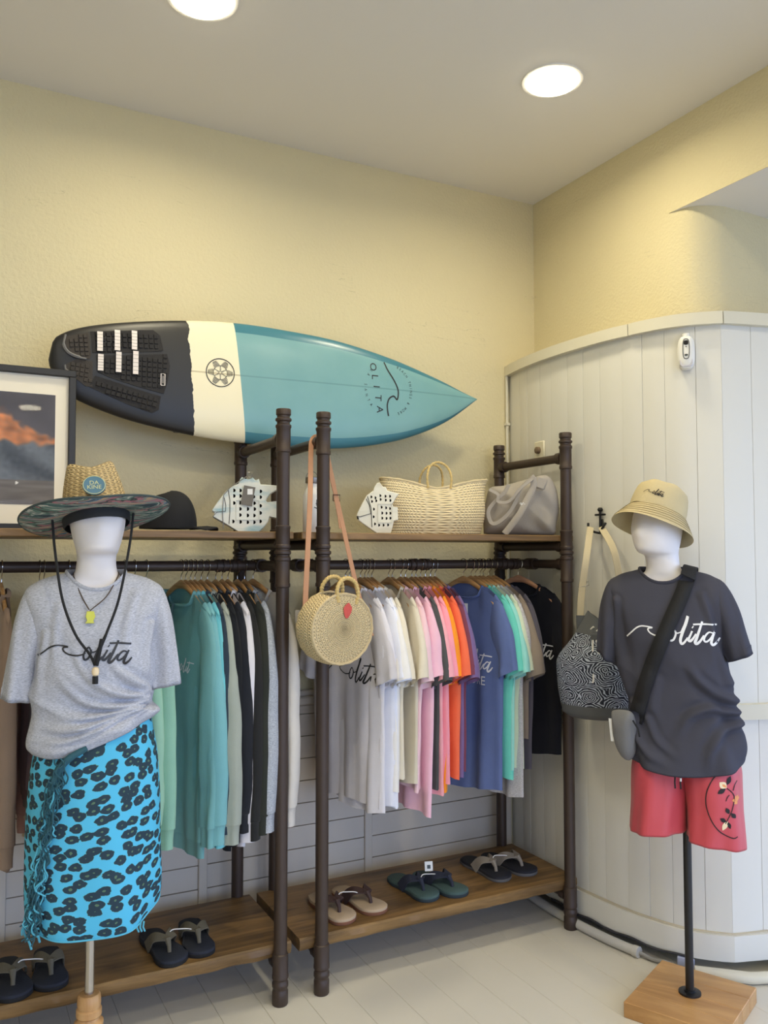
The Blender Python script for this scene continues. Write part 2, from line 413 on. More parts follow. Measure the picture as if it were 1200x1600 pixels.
edges = [e+widths[i]*0.4 if 0 < i < nb else e for i, e in enumerate(edges)]
edges += [kink + 0.125*(i+1) for i in range(11)]
for i in range(len(edges)-1):
    curve_slab(edges[i]+.0005, edges[i+1]-.0005, 0.055, 2.362, -0.014, random.uniform(-.0012, .0012), 4).build('wall_board', M_PANEL, wn, angle=50)
for i, (a, b) in enumerate(((0.0, 0.845), (0.847, kink), (kink+.001, 2.45))):
    struct(curve_slab(a+.001, b, 2.352, 2.398, -0.17 if False else -0.012, 0.028, 14, 0.004).build('trim_%d' % (i+1), M_TRIM, angle=50))
# top ledge between the boards and the plaster
lg = MB(); rows = []
for i in range(50):
    s = 0.002+2.4*i/49; p = on_curve(s, -0.013)
    qx = 2.56 if p[1] > 2.45 else p[0]+0.03; qy = p[1] if p[1] > 2.45 else max(p[1]+0.02, 2.30)
    rows.append([(p[0], p[1], 2.372), (max(qx, p[0]+.01), qy, 2.372)])
lg.loft(rows, close=False); struct(lg.build('trim_ledge', M_TRIM))
struct(curve_slab(0.004, kink, 0.045, 0.135, -0.012, 0.022, 30, 0.006).build('baseboard_right', M_PANEL, angle=50))
struct(curve_slab(kink, 2.45, 0.045, 0.135, -0.012, 0.022, 10, 0.006).build('baseboard_far', M_PANEL, angle=50))
struct(curve_slab(0.05, 2.45, 0.132, 0.14, -0.012, 0.012, 40, 0.002).build('trim_4', mat('old_caulk', (196, 186, 164), 0.7), angle=50))
struct(curve_slab(kink-.02, 2.45, 0.90, 0.955, -0.012, 0.03, 12, 0.005).build('trim_5', M_TRIM, angle=50))

# ---- wainscot of horizontal boards along the lower back wall
bt = [-2.9, -1.94, -1.225, -0.512, 0.203, 0.918, 1.633, 2.36]
for i in range(len(bt)-1):
    a, b = bt[i]+.017, bt[i+1]-.017
    z = 0.115; r = 0
    while z < 0.86:
        hgt = min(0.0905, 0.875-z)
        if i >= 3 or True:
            MB().box(((a+b)/2, 3.2935+random.uniform(-.0008, .0008), z+hgt/2), (b-a, 0.014, hgt-0.0032), bev=0.0012).build('wall_board', M_WAINS, wb, smooth=False)
        z += 0.0905
    MB().box((bt[i+1], 3.289, 0.49), (0.034, 0.024, 0.77), bev=0.003).build('batten', M_WAINS, wb, smooth=False)
struct(MB().box((-0.27, 3.285, 0.06), (5.2, 0.03, 0.11), bev=0.004).build('baseboard_back', M_WAINS, smooth=False))
struct(MB().box((-0.27, 3.282, 0.895), (5.2, 0.036, 0.035), bev=0.006).box((-0.27, 3.289, 0.925), (5.2, 0.022, 0.025), bev=0.004).build('trim_6', M_WAINS, smooth=False))

# ---- ceiling downlights
M_GLOW = mat('lamp_glow', (255, 250, 235), 0.5, emit=(1.0, 0.9, 0.68, 1), estr=22)
M_RIM = mat('lamp_rim', (235, 232, 225), 0.4)
def downlight(x, y, label, z=H):
    t = thing('ceiling_light', label, 'ceiling light', (x, y, z), group='recessed ceiling lights')
    MB().lathe([(0.094, -0.004), (0.110, -0.004), (0.112, 0.0), (0.094, 0.002)], 40, cap=False).build('rim', M_RIM, t)
    MB().lathe([(0.0955, -0.002), (0.094, -0.008), (0.07, -0.013), (0.004, -0.015)], 40).build('diffuser', M_GLOW, t)
    l = bpy.data.lights.new('downlight', 'AREA'); l.shape = 'DISK'; l.size = 0.19; l.energy = LAMP_W; l.color = LAMP_COL; l.spread = R(165)
    o = bpy.data.objects.new('downlight_lamp', l); COL.objects.link(o); o.parent = t; o.location = (0, 0, -0.0165)
downlight(1.933, 2.382, 'round lit downlight in the ceiling above the right-hand mannequin')
downlight(0.675, 2.52, 'round lit downlight cut by the top edge above the surfboard')
for j, (x, y) in enumerate(((0.675, 1.0), (1.95, 0.9), (-0.6, 1.0), (0.675, -0.6), (1.95, -0.7), (-0.6, -0.7), (0.675, -2.2), (1.95, -2.2))):
    downlight(x, y, 'round recessed downlight further along the shop ceiling, out of view')
# ------------------------------------------------------------------ clothing racks
M_IRON = mat('brown_iron', (66, 53, 45), 0.45, metal=0.25, bump=0.12, bscale=120, var=0.12, vscale=20)
M_SHELF = wood('shelf_wood', (86, 63, 35), (148, 114, 68), 'X', 9.0, 0.5)
PR = [(0.024, 0), (0.0265, 0.004), (0.0265, 0.045), (0.0245, 0.05), (0.0245, 0.056), (0.027, 0.06), (0.027, 0.072), (0.0245, 0.077), (0.0245, 0.083), (0.0275, 0.087), (0.0275, 0.098), (0.0265, 0.102), (0.0265, 0.165), (0.0225, 0.168),
      (0.0225, 1.385), (0.0265, 1.388), (0.0265, 1.398), (0.0245, 1.401), (0.0245, 1.475), (0.0275, 1.479), (0.0275, 1.488), (0.0235, 1.492), (0.0235, 1.497), (0.029, 1.501), (0.029, 1.509), (0.0235, 1.513), (0.0235, 1.518), (0.027, 1.522), (0.027, 1.530), (0.0245, 1.533),
      (0.0245, 1.585), (0.0262, 1.588), (0.0262, 1.595), (0.0225, 1.598), (0.0225, 1.848), (0.0265, 1.851), (0.0265, 1.861), (0.0248, 1.864), (0.0248, 1.932), (0.0275, 1.936), (0.0275, 1.944), (0.0225, 1.948), (0.0225, 1.955), (0.028, 1.959), (0.028, 1.966), (0.0225, 1.970), (0.0225, 1.976), (0.026, 1.980), (0.026, 1.997), (0.024, 2.0)]
def rack(label, x0, x1, sh0, sh1):
    t = thing('clothing_rack', label, 'clothing rack', ((x0+x1)/2, 2.965, 0), group='brown pipe clothing racks')
    cx = (x0+x1)/2; dx = (x1-x0)/2; dy = 0.235
    for sx in (-1, 1):
        for sy in (-1, 1): MB().lathe(PR, 20, (sx*dx, sy*dy, 0)).build('post', M_IRON, t, angle=35)
        for z in (1.897, 1.5325, 1.458, 0.128):
            m = MB().tube([(sx*dx, -dy, z), (sx*dx, dy, z)], 0.0185, 12)
            for sy in (-1, 1):
                m.tube([(sx*dx, sy*(dy-0.02), z), (sx*dx, sy*(dy-0.05), z)], 0.0245, 12)
            if z == 1.458: m.tube([(sx*dx, -0.03, z), (sx*dx, 0.03, z)], 0.0245, 12)
            m.build('crossbar', M_IRON, t)
    # hanging rail with couplings
    pr = [(-dx, 0.0185)]; pts = []; rad = []
    def seg(a, r): pts.append((a, 0, 1.458)); rad.append(r)
    seg(-dx, .0185)
    for c in (-dx+0.07, -0.02, dx-0.12):
        for o, r in ((-.045, .0185), (-.044, .0235), (-.03, .0235), (-.029, .0205), (-.022, .0205), (-.021, .0245), (-.012, .0245), (-.011, .0205), (.011, .0205), (.012, .0245), (.021, .0245), (.022, .0205), (.029, .0205), (.03, .0235), (.044, .0235), (.045, .0185)): seg(c+o, r)
    seg(dx, .0185)
    MB().tube(pts, rad, 14).build('hanging_rail', M_IRON, t, angle=35)
    sa, sb = sh0-cx, sh1-cx
    MB().box(((sa+sb)/2, 0.003, 1.5645), (sb-sa, 0.452, 0.025), bev=0.003).build('upper_shelf', M_SHELF, t, smooth=False)
    # thick rough-edged lower board: wavy front edge
    n = 60; top = []; rows = []
    for i in range(n+1):
        a = sa+(sb-sa)*i/n; f = 0.004*noise.noise(Vector((a*9, 3.1, sh0)))+0.002*noise.noise(Vector((a*40, 1, 0)))
        b = 0.004*noise.noise(Vector((a*14, 7.7, sh1)))
        rows.append([(a, 0.225, 0.148), (a, 0.225, 0.190), (a, -0.216+f, 0.190), (a, -0.222+f, 0.184), (a, -0.222+b, 0.164), (a, -0.214+b*1.5, 0.148)])
    MB().loft(rows, True, True, True).build('lower_shelf', M_SHELF, t, angle=30)
    return t
rack('brown pipe clothing rack standing by the room corner, hung with bright tees', 1.18, 2.265, 1.105, 2.312)
rack('brown pipe clothing rack behind the straw-hatted mannequin, hung with sweatshirts', -0.055, 1.03, -0.10, 1.075)

# ------------------------------------------------------------------ surfboard on the wall
up = [(0.310, 2.180), (0.318, 2.225), (0.336, 2.265), (0.421, 2.307), (0.575, 2.343), (0.785, 2.375), (0.983, 2.390), (1.194, 2.386), (1.417, 2.369), (1.655, 2.325), (1.875, 2.265), (2.023, 2.217), (2.107, 2.193)]
lo = [(0.310, 2.180), (0.318, 2.145), (0.350, 2.094), (0.404, 2.045), (0.580, 1.985), (0.814, 1.943), (1.013, 1.926), (1.197, 1.921), (1.419, 1.929), (1.624, 1.962), (1.778, 2.007), (1.939, 2.079), (2.107, 2.193)]
U = resample(crm(up, 8), 90); Lw = resample(crm(lo, 8), 90)
def board_mat():
    m, nt, b = newmat('surfboard_paint'); L = nt.links.new
    tc = nd(nt, 'ShaderNodeTexCoord'); sp = nd(nt, 'ShaderNodeSeparateXYZ'); L(tc.outputs['Object'], sp.inputs[0])
    uv = nd(nt, 'ShaderNodeUVMap'); su = nd(nt, 'ShaderNodeSeparateXYZ'); L(uv.outputs[0], su.inputs[0])
    def M(op, a, b_=None):
        n = nd(nt, 'ShaderNodeMath', operation=op)
        for i, x in enumerate((a, b_)):
            if x is None: continue
            if isinstance(x, (int, float)): n.inputs[i].default_value = x
            else: L(x, n.inputs[i])
        return n.outputs[0]
    X, Z = sp.outputs[0], sp.outputs[2]
    mp = nd(nt, 'ShaderNodeMapping'); mp.inputs['Scale'].default_value = (0, 0, 22); L(tc.outputs['Object'], mp.inputs[0])
    nz = nd(nt, 'ShaderNodeTexNoise'); nz.inputs['Scale'].default_value = 1.0; nz.inputs['Detail'].default_value = 2; L(mp.outputs[0], nz.inputs[0])
    jit = M('MULTIPLY', M('SUBTRACT', nz.outputs[0], 0.5), 0.035)
    xb = M('ADD', X, jit)
    black = M('LESS_THAN', M('ADD', xb, M('MULTIPLY', Z, 0.075)), 0.962+0.003)          # black tail edge
    blue = M('GREATER_THAN', M('ADD', X, M('MULTIPLY', Z, 0.11)), 1.229)
    rail = M('GREATER_THAN', su.outputs[1], 0.82)                                  # v = how near the rail
    n2 = nd(nt, 'ShaderNodeTexNoise'); n2.inputs['Scale'].default_value = 6; n2.inputs['Detail'].default_value = 6; L(tc.outputs['Object'], n2.inputs[0])
    def mix(f, a, b_):
        n = nd(nt, 'ShaderNodeMix', data_type='RGBA')
        for i, x in ((0, f), (6, a), (7, b_)):
            if isinstance(x, (int, float, tuple)): n.inputs[i].default_value = x
            else: L(x, n.inputs[i])
        return n.outputs[2]
    bl = mix(n2.outputs[0], lin((108, 157, 161)), lin((130, 174, 174)))
    bl = mix(rail, bl, lin((66, 124, 138)))
    cr = lin((240, 230, 196))
    st = M('LESS_THAN', M('ABSOLUTE', M('ADD', M('SUBTRACT', Z, 2.1835), M('MULTIPLY', M('SUBTRACT', X, 1.2), -0.010))), 0.0028)
    cr2 = mix(M('MULTIPLY', st, 0.55), cr, lin((160, 140, 100)))
    bl2 = mix(M('MULTIPLY', st, 0.45), bl, lin((84, 128, 128)))
    c = mix(blue, cr2, bl2); c = mix(black, c, lin((38, 37, 37)))
    L(c, b.inputs['Base Color'])
    b.inputs['Roughness'].default_value = 0.3
    rm = M('ADD', M('MULTIPLY', black, 0.12), 0.28); L(rm, b.inputs['Roughness'])
    return m
sb = thing('surfboard', 'blue, cream and black surfboard mounted sideways on the back wall', 'surfboard', (1.2, 3.12, 1.92))
O = Vector((1.2, 3.12, 1.92))
mb = MB(); rows = []; NS = 28; vv = []
def board_y(i, c):
    """surface height towards the room for station i, c in [-1,1] across; rocker bends nose and tail"""
    t = i/89.0; return 0.035*abs(2*t-1)**3*0.6
for i in range(90):
    a, b = Vector((U[i][0], 0, U[i][1])), Vector((Lw[i][0], 0, Lw[i][1])); wd = (a-b).length/2; mid = (a+b)/2
    th = 0.031*min(1, (wd/0.16)**0.6)+0.001; rk = board_y(i, 0); row = []
    for j in range(NS):
        ph = 2*PI*j/NS; c = math.cos(ph); s_ = math.sin(ph)
        cc = math.copysign(abs(c)**0.62, c); ss = math.copysign(abs(s_)**0.85, s_)
        row.append((mid + (a-b)/2*cc + Vector((0, 3.12 - ss*th + rk, 0))))
    rows.append(row)
def buv(i, j):
    c = math.cos(2*PI*j/NS); return (i/89.0, abs(c)**0.62)
mb.loft(rows, True, True, True, uvs=buv)
# shader uses object coords: keep world numbers by shifting the mesh, not the object
sb.location = (0, 0, 0)
board = mb.build('board', board_mat(), sb, angle=180)
BV = BVHTree.FromPolygons([v.co for v in board.data.vertices], [tuple(p.vertices) for p in board.data.polygons])
def on_board(x, z, off=0.001):
    h, n, _, _ = BV.ray_cast(Vector((x, 2.5, z)), Vector((0, 1, 0)))
    return Vector((x, 3.09, z)) if h is None else h - Vector((0, off, 0))
def board_print(V, F, fn, m, name, off=0.001):
    mb = MB(); mb.add([on_board(*fn(a, b), off) for a, b in V], F); return mb.build(name, m, sb, recalc=False, smooth=False)
M_INK = mat('black_ink', (36, 34, 34), 0.5)
M_INK2 = mat('faded_ink', (52, 60, 60), 0.5)
# round flower emblem
V = []; F = []
def addst(p, wd):
    v, f = ribbon2d(p, wd); o = len(V); V.extend(v); F.extend([tuple(i+o for i in q) for q in f])
circ = lambda r, a0=0, a1=2*PI, n=48, cx=0, cy=0: [(cx+r*math.cos(a0+(a1-a0)*i/n), cy+r*math.sin(a0+(a1-a0)*i/n)) for i in range(n+1)]
addst(circ(0.053), 0.0036); addst(circ(0.0265), 0.0024)
for k in range(6):
    a = k*PI/3; d = (math.cos(a), math.sin(a))
    for r in (0.031, 0.036, 0.041, 0.0455):
        wv = 0.40*(1-(r-0.031)/0.026); addst(circ(r, a-wv, a+wv, 8), 0.0024)
    a += PI/6; d = (math.cos(a), math.sin(a)); n = (-d[1], d[0])
    for r in (0.006, 0.0105, 0.015, 0.0195, 0.023):
        h_ = 0.0022+0.0006*math.sin(r*200); addst([(d[0]*r-n[0]*h_, d[1]*r-n[1]*h_), (d[0]*r+n[0]*h_, d[1]*r+n[1]*h_)], 0.0022)
board_print(V, F, lambda a, b: (0.911+a*1.02, 2.184+b), M_INK, 'flower_emblem')
# shop logo: text direction runs down the wall, letter tops towards the nose
lx, lz = 1.628, 2.186
def lg_map(a, b): return (lx+b+0.06*(-a)*-1.0*0.5, lz-a)          # a along the word, b towards the nose
for ch, a in zip('OLITA', (-0.088, -0.046, -0.006, 0.040, 0.088)):
    v, f = text2d(ch, 0.052); board_print([(p*0.85, q*0.82) for p, q in v], f, lambda p, q, a=a: (1.573+q+0.17*a, lz-(a+p)), M_INK, 'logo_letter')
wave = crm([(-0.108, 0.0), (-0.075, 0.016), (-0.035, 0.044), (0.0, 0.062), (0.025, 0.064), (0.046, 0.058), (0.034, 0.046), (0.034, 0.036), (0.046, 0.02), (0.07, 0.012), (0.092, 0.013), (0.118, 0.018)], 5)
v, f = ribbon2d(wave, 0.0062); board_print(v, f, lambda p, q: (1.612+q, lz+0.006-p), M_INK, 'logo_wave')
def arc_text(word, r, a0, a1, size, flip, name):
    n = len(word)
    for i, ch in enumerate(word):
        if ch == ' ': continue
        a = a0+(a1-a0)*i/(n-1); v, f = text2d(ch, size)
        # a measured from the 'up' (nose) direction, positive along the reading direction (down)
        ca, sa = math.cos(a), math.sin(a)
        def fn(p, q, ca=ca, sa=sa):
            rr = r+(q if not flip else -q); pp = p*0.8 if not flip else p*0.8
            A = rr*sa + (pp*ca if not flip else -pp*ca); B = rr*ca - (pp*sa if not flip else -pp*sa)
            return (1.63+B, lz-A)
        board_print(v, f, fn, M_INK2, name)
arc_text('BEACH THINGS & MORE', 0.108, -1.12, 1.12, 0.017, False, 'logo_motto')
arc_text('LA SANTA', 0.108, PI+0.72, PI-0.72, 0.017, True, 'logo_place')
# traction pad: three lobes of square foam blocks, kick at the tail, six tape strips
M_EVA = mat('pad_foam', (40, 38, 38), 0.85, bump=0.2, bscale=200)
M_EVA2 = mat('pad_foam_tail', (64, 58, 52), 0.85, bump=0.2, bscale=200)
def inpoly(p, poly):
    x, y = p; c = False; n = len(poly)
    for i in range(n):
        (x1, y1), (x2, y2) = poly[i], poly[i-1]
        if (y1 > y) != (y2 > y) and x < (x2-x1)*(y-y1)/(y2-y1)+x1: c = not c
    return c
def pad(poly, name, m, step=0.0185, ang=0.0):
    base = MB(); n = len(poly)
    base.loft([[on_board(x, z, 0.0) for x, z in poly], [on_board(x, z, 0.0035) for x, z in poly]], True, False, True)
    p = base.build(name, m, sb, smooth=False)
    g = MB(); xs = [q[0] for q in poly]; zs = [q[1] for q in poly]; ca, sa = math.cos(ang), math.sin(ang); cx, cz = sum(xs)/n, sum(zs)/n
    for i in range(-14, 15):
        for j in range(-14, 15):
            a, b = (i+.5)*step, (j+.5)*step; x, z = cx+a*ca-b*sa, cz+a*sa+b*ca; e = step*0.47
            if not all(inpoly((x+u*e*.9, z+v_*e*.9), poly) for u in (-1, 1) for v_ in (-1, 1)): continue
            q = on_board(x, z, 0.006); e = step*0.42
            c4 = [(e*u*ca-e*v_*sa, e*u*sa+e*v_*ca) for u, v_ in ((-1, -1), (1, -1), (1, 1), (-1, 1))]
            g.loft([[(q.x+u*1.0, q.y+0.004, q.z+v_) for u, v_ in c4], [(q.x+u*0.8, q.y, q.z+v_*0.8) for u, v_ in c4]], True, False, True)
    if g.v: tag(g.build('foam_blocks', m, p, smooth=False), kind='stuff')
    return p
def pt(px, pz): return (px, pz)
# pad corners given in board space (x along, z up)
pad([(0.443, 2.288), (0.66, 2.318), (0.685, 2.30), (0.697, 2.245), (0.68, 2.24), (0.50, 2.214), (0.45, 2.212)], 'pad_upper', M_EVA, ang=0.06)
pad([(0.463, 2.203), (0.52, 2.208), (0.71, 2.233), (0.722, 2.19), (0.714, 2.13), (0.70, 2.085), (0.60, 2.105), (0.51, 2.128), (0.47, 2.143)], 'pad_middle', M_EVA, ang=0.0)
pad([(0.46, 2.13), (0.51, 2.118), (0.60, 2.095), (0.69, 2.075), (0.684, 2.025), (0.66, 2.012), (0.58, 2.035), (0.50, 2.065), (0.44, 2.09)], 'pad_lower', M_EVA, ang=-0.2)
pad([(0.360, 2.262), (0.437, 2.284), (0.446, 2.20), (0.44, 2.188), (0.39, 2.197), (0.362, 2.225)], 'pad_tail', M_EVA2, 0.016, 0.1)
pad([(0.365, 2.165), (0.40, 2.185), (0.452, 2.18), (0.452, 2.09), (0.43, 2.09), (0.39, 2.12), (0.362, 2.14)], 'pad_tail', M_EVA2, 0.016, -0.1)
M_KICK = mat('pad_kick', (112, 110, 108), 0.6)
MB().tube([on_board(x, z, 0.008) for x, z in crm([(0.361, 2.268), (0.355, 2.23), (0.372, 2.203), (0.405, 2.19), (0.43, 2.186)], 4)], [0.004]*4+[0.006]*9+[0.004]*4, 6).build('pad_kick', M_KICK, sb)
MB().tube([on_board(x, z, 0.006) for x, z in ((0.36, 2.16), (0.362, 2.145), (0.385, 2.128))], 0.004, 6).build('pad_kick', M_KICK, sb)
M_TAPE = mat('white_tape', (232, 222, 214), 0.6)
for (x, z0, z1) in ((0.474, 2.218, 2.290), (0.533, 2.226, 2.302), (0.592, 2.235, 2.306), (0.477, 2.148, 2.208), (0.538, 2.148, 2.222), (0.597, 2.146, 2.231)):
    zs = [z0+(z1-z0)*i/6 for i in range(7)]; g = MB()
    for i in range(6):
        a, b = zs[i], zs[i+1]-0.001
        g.add([on_board(x-.0095, a, .013), on_board(x+.0095, a, .013), on_board(x+.0095, b, .013), on_board(x-.0095, b, .013)], [(0, 1, 2, 3)])
    g.build('tape_strip', M_TAPE, sb, smooth=False)
v, f = ribbon2d([(-.007, -.021), (.007, -.021), (.007, .021), (-.007, .021), (-.007, -.021)], 0.003); board_print(v, f, lambda p, q: (0.694+p, 2.135+q), M_TAPE, 'pad_badge', 0.014)
v, f = ribbon2d([(0, -.014), (0, .014)], 0.004); board_print(v, f, lambda p, q: (0.694+p, 2.135+q), mat('badge_grey', (150, 146, 142), 0.6), 'pad_badge', 0.0142)
# wall brackets under the board
MB().box((0.80, 3.21, 1.985), (0.03, 0.18, 0.02), bev=.003).build('bracket', M_IRON, sb, smooth=False)
MB().box((1.55, 3.21, 1.985), (0.03, 0.18, 0.02), bev=.003).build('bracket', M_IRON, sb, smooth=False)

# ------------------------------------------------------------------ framed print leaning on the wall (left)
fr = thing('framed_picture', 'black framed print of a breaking wave at sunset on the shelf', 'picture', (0.136, 3.035, 1.577), rot=(R(-2.0), 0, R(0)))
FWd, FH, FB = 0.26, 0.552, 0.023
M_BLK = mat('frame_black', (34, 33, 34), 0.45)
cx0 = -0.005
for (c, d) in (((cx0, 0, FH-FB/2), (2*FWd, .028, FB)), ((cx0, 0, FB/2), (2*FWd, .028, FB)), ((cx0-FWd+FB/2, 0, FH/2), (FB, .028, FH-2*FB)), ((cx0+FWd-FB/2, 0, FH/2), (FB, .028, FH-2*FB))):
    MB().box(c, d, bev=.002).build('frame_bar', M_BLK, fr, smooth=False)
MB().box((cx0, 0.004, FH/2), (2*FWd-2*FB, .004, FH-2*FB)).build('mat_board', mat('mat_board', (238, 228, 206), 0.8), fr, smooth=False)
NX, NZ = 96, 150; px0, px1, pz0, pz1 = cx0-FWd+FB+0.04, cx0+FWd-FB-0.042, 0.088, FH-0.088
VV = []; CC = []; FF = []
for j in range(NZ+1):
    for i in range(NX+1):
        u, v_ = i/NX, j/NZ; VV.append((px0+(px1-px0)*u, 0.0005, pz0+(pz1-pz0)*v_))
        crest = 0.86-0.26*sstep(.42, 1.0, u)-0.3*sstep(.4, 0, u)+0.03*noise.noise(Vector((u*9, 0, 1)))
        foot = crest-0.05-0.24*sstep(1.0, .45, u)+0.03*noise.noise(Vector((u*14, v_*9, 4)))
        sky = np.array((74, 70, 76.)) + 16*noise.noise(Vector((u*4, v_*5, 2)))
        fire = np.array((222, 140, 88.))*(0.82+0.35*noise.noise(Vector((u*10, v_*16, 7)))) + np.array((12, 0, -10))*noise.noise(Vector((u*30, v_*30, 3)))
        rib = noise.noise(Vector((u*10-(1-v_)*3.5*(u-.3)*3, v_*2.6, 9)))
        sea = np.array((86, 92, 100.)) + 40*rib + 12*noise.noise(Vector((u*26, v_*26, 5)))
        if v_ < 0.22: sea = np.array((104, 98, 94.)) + 16*noise.noise(Vector((u*5, v_*34, 5)))
        a = sstep(-0.035, 0.03, crest-v_+0.035*noise.noise(Vector((u*18, v_*18, 1)))); b_ = sstep(-0.02, 0.03, foot-v_)
        a *= 0.35+0.65*sstep(0.0, 0.3, u*1.0+0.15)
        c = sky*(1-a)+fire*a; c = c*(1-b_)+sea*b_
        if (u-0.70)**2/(0.010**2)+(v_-0.19)**2/(0.012**2) < 1: c = np.array((235, 232, 226.))
        CC.append(lin(np.clip(c, 0, 255)))
for j in range(NZ):
    for i in range(NX): a = j*(NX+1)+i; FF.append((a, a+1, a+NX+2, a+NX+1))
g = MB(); g.add(VV, FF); pr = g.build('wave_print', vcol_mat('wave_print', 0.5), fr, recalc=False, smooth=False)
ca = pr.data.color_attributes.new('print', 'FLOAT_COLOR', 'POINT'); ca.data.foreach_set('color', [x for c in CC for x in c])
gm, gnt, gb = newmat('picture_glass'); gtr = nd(gnt, 'ShaderNodeBsdfTransparent'); gmx = nd(gnt, 'ShaderNodeMixShader'); gmx.inputs[0].default_value = 0.006
gb.inputs['Base Color'].default_value = (1, 1, 1, 1); gb.inputs['Metallic'].default_value = 1; gb.inputs['Roughness'].default_value = 0.02
gnt.links.new(gtr.outputs[0], gmx.inputs[1]); gnt.links.new(gb.outputs[0], gmx.inputs[2]); gnt.links.new(gmx.outputs[0], gnt.nodes['Material Output'].inputs[0])
MB().add([(cx0-FWd+FB, -0.006, FB), (cx0+FWd-FB, -0.006, FB), (cx0+FWd-FB, -0.006, FH-FB), (cx0-FWd+FB, -0.006, FH-FB)], [(0, 1, 2, 3)]).build('glass_pane', gm, fr, smooth=False)
# ------------------------------------------------------------------ things on the upper shelves
SH = 1.577
def pillow(outline, D, n=9, p=0.5, m=None, back=True, disp=None):
    """soft body from a front outline (x,z): rings shrink to the centre while the surface bulges to -y / +y"""
    N = len(outline); cx = sum(a for a, _ in outline)/N; cz = sum(b for _, b in outline)/N; rows = []
    ts = [i/n for i in range(n+1)]
    seq = [(-1, t) for t in ts] + ([(1, t) for t in ts[::-1][1:]] if back else [])
    for sg, t in seq:
        sc = max(0.01, math.sin(t*PI/2)); y = sg*D*max(0, 1-sc**2.6)**p
        row = []
        for a, b in outline:
            q = Vector((cx+(a-cx)*sc, y, cz+(b-cz)*sc))
            if disp: q = q + Vector((0, sg*-1*0 + disp(q)*(1 if sg < 0 else 0.3)*min(1, (1-sc)*5), 0))
            row.append(q)
        rows.append(row)
    return MB().loft(rows, True, True, True)
def fish(loc, rz, name_label, outline, holes, paint, speck, thick=0.075, tagged=False):
    t = thing('fish_lantern', name_label, 'lantern', loc, rz, group='whitewashed fish lanterns')
    body = MB().prism(outline, -thick/2, thick/2, bev=0.003)
    b = body.build('body', None, t, angle=30, mats=[paint, mat('lantern_hole_shade', (46, 43, 38), 0.9)])
    cut = MB()
    for (x, z, r) in holes:
        poly = [(x-r*.55, z-r), (x-r*.2, z-r*1.05), (x+r*.45, z-r*.75), (x+r*.8, z), (x+r*.45, z+r*.75), (x-r*.2, z+r*1.05), (x-r*.55, z+r)]
        cut.prism(poly, -thick, thick*0.36)
    c = cut.build('cut', mat('lantern_hole_shade', (46, 43, 38), 0.9), smooth=False); c.parent = t  # dark colour in the blind holes stands in for the shade of a hollow
    md = b.modifiers.new('holes', 'BOOLEAN'); md.object = c; md.solver = 'EXACT'; md.material_mode = 'TRANSFER'
    bpy.context.view_layer.update()
    dg = bpy.context.evaluated_depsgraph_get(); me = bpy.data.meshes.new_from_object(b.evaluated_get(dg)); b.modifiers.clear(); b.data = me; me.name = 'body'
    bpy.data.objects.remove(c)
    return t
k = 0.000226
fo = [((x-525)*k, (1085-y)*k) for x, y in [(5, 755), (70, 650), (150, 540), (210, 460), (270, 405), (340, 365), (400, 340), (430, 265), (455, 235), (510, 262), (560, 268), (620, 240), (665, 285), (715, 262), (740, 345), (860, 350), (1040, 365), (1050, 395), (980, 430), (900, 480), (845, 550), (830, 600), (850, 625), (1040, 600), (1030, 700), (1055, 850), (1000, 872), (885, 845), (860, 930), (800, 1010), (720, 1085), (400, 1085), (210, 975), (20, 860), (40, 800)]]
hol = [((x-525)*k, (1085-y)*k, 0.0062) for x, y in [(340, 445), (340, 530), (340, 640), (435, 445), (435, 530), (435, 635), (435, 730), (435, 825), (330, 925), (440, 930), (550, 730), (550, 830), (550, 935), (655, 730), (650, 830), (650, 935), (745, 455), (745, 545), (745, 680), (745, 790), (745, 920), (630, 445), (640, 540), (650, 640)]]
P1 = mat('whitewash_blue', (222, 222, 210), 0.75, bump=0.2, bscale=60, var=0.0)
def wash(name, a, b_):
    m, nt, b = newmat(name); L = nt.links.new; tc = nd(nt, 'ShaderNodeTexCoord'); n = nd(nt, 'ShaderNodeTexNoise'); n.inputs['Scale'].default_value = 16; n.inputs['Detail'].default_value = 6
    mp = nd(nt, 'ShaderNodeMapping'); mp.inputs['Scale'].default_value = (0.5, 1, 1.6); L(tc.outputs['Object'], mp.inputs[0]); L(mp.outputs[0], n.inputs[0])
    r = nd(nt, 'ShaderNodeValToRGB'); r.color_ramp.elements[0].position = 0.5; r.color_ramp.elements[0].color = lin(a); r.color_ramp.elements[1].position = 0.68; r.color_ramp.elements[1].color = lin(b_)
    L(n.outputs[0], r.inputs[0]); L(r.outputs[0], b.inputs['Base Color']); b.inputs['Roughness'].default_value = 0.7; return m
M_STRINGS = mat('steel_wire', (150, 146, 138), 0.35, metal=0.8)
ft = fish((0.945, 2.87, SH), R(-18), 'larger whitewashed fish lantern with blue rubbed edges and a grey tag', fo, hol, wash('whitewash_blue2', (226, 226, 214), (150, 184, 190)), 0)
MB().tube([((x-525)*k, -0.042, (1085-y)*k) for x, y in circ(40, 0, 2*PI, 16, 570, 200)], 0.0018, 6).tube([((x-525)*k, -0.04, (1085-y)*k) for x, y in ((530, 225), (420, 300), (280, 400), (180, 520), (165, 760), (180, 1040))], 0.0016, 6).build('wire_handle', M_STRINGS, ft)
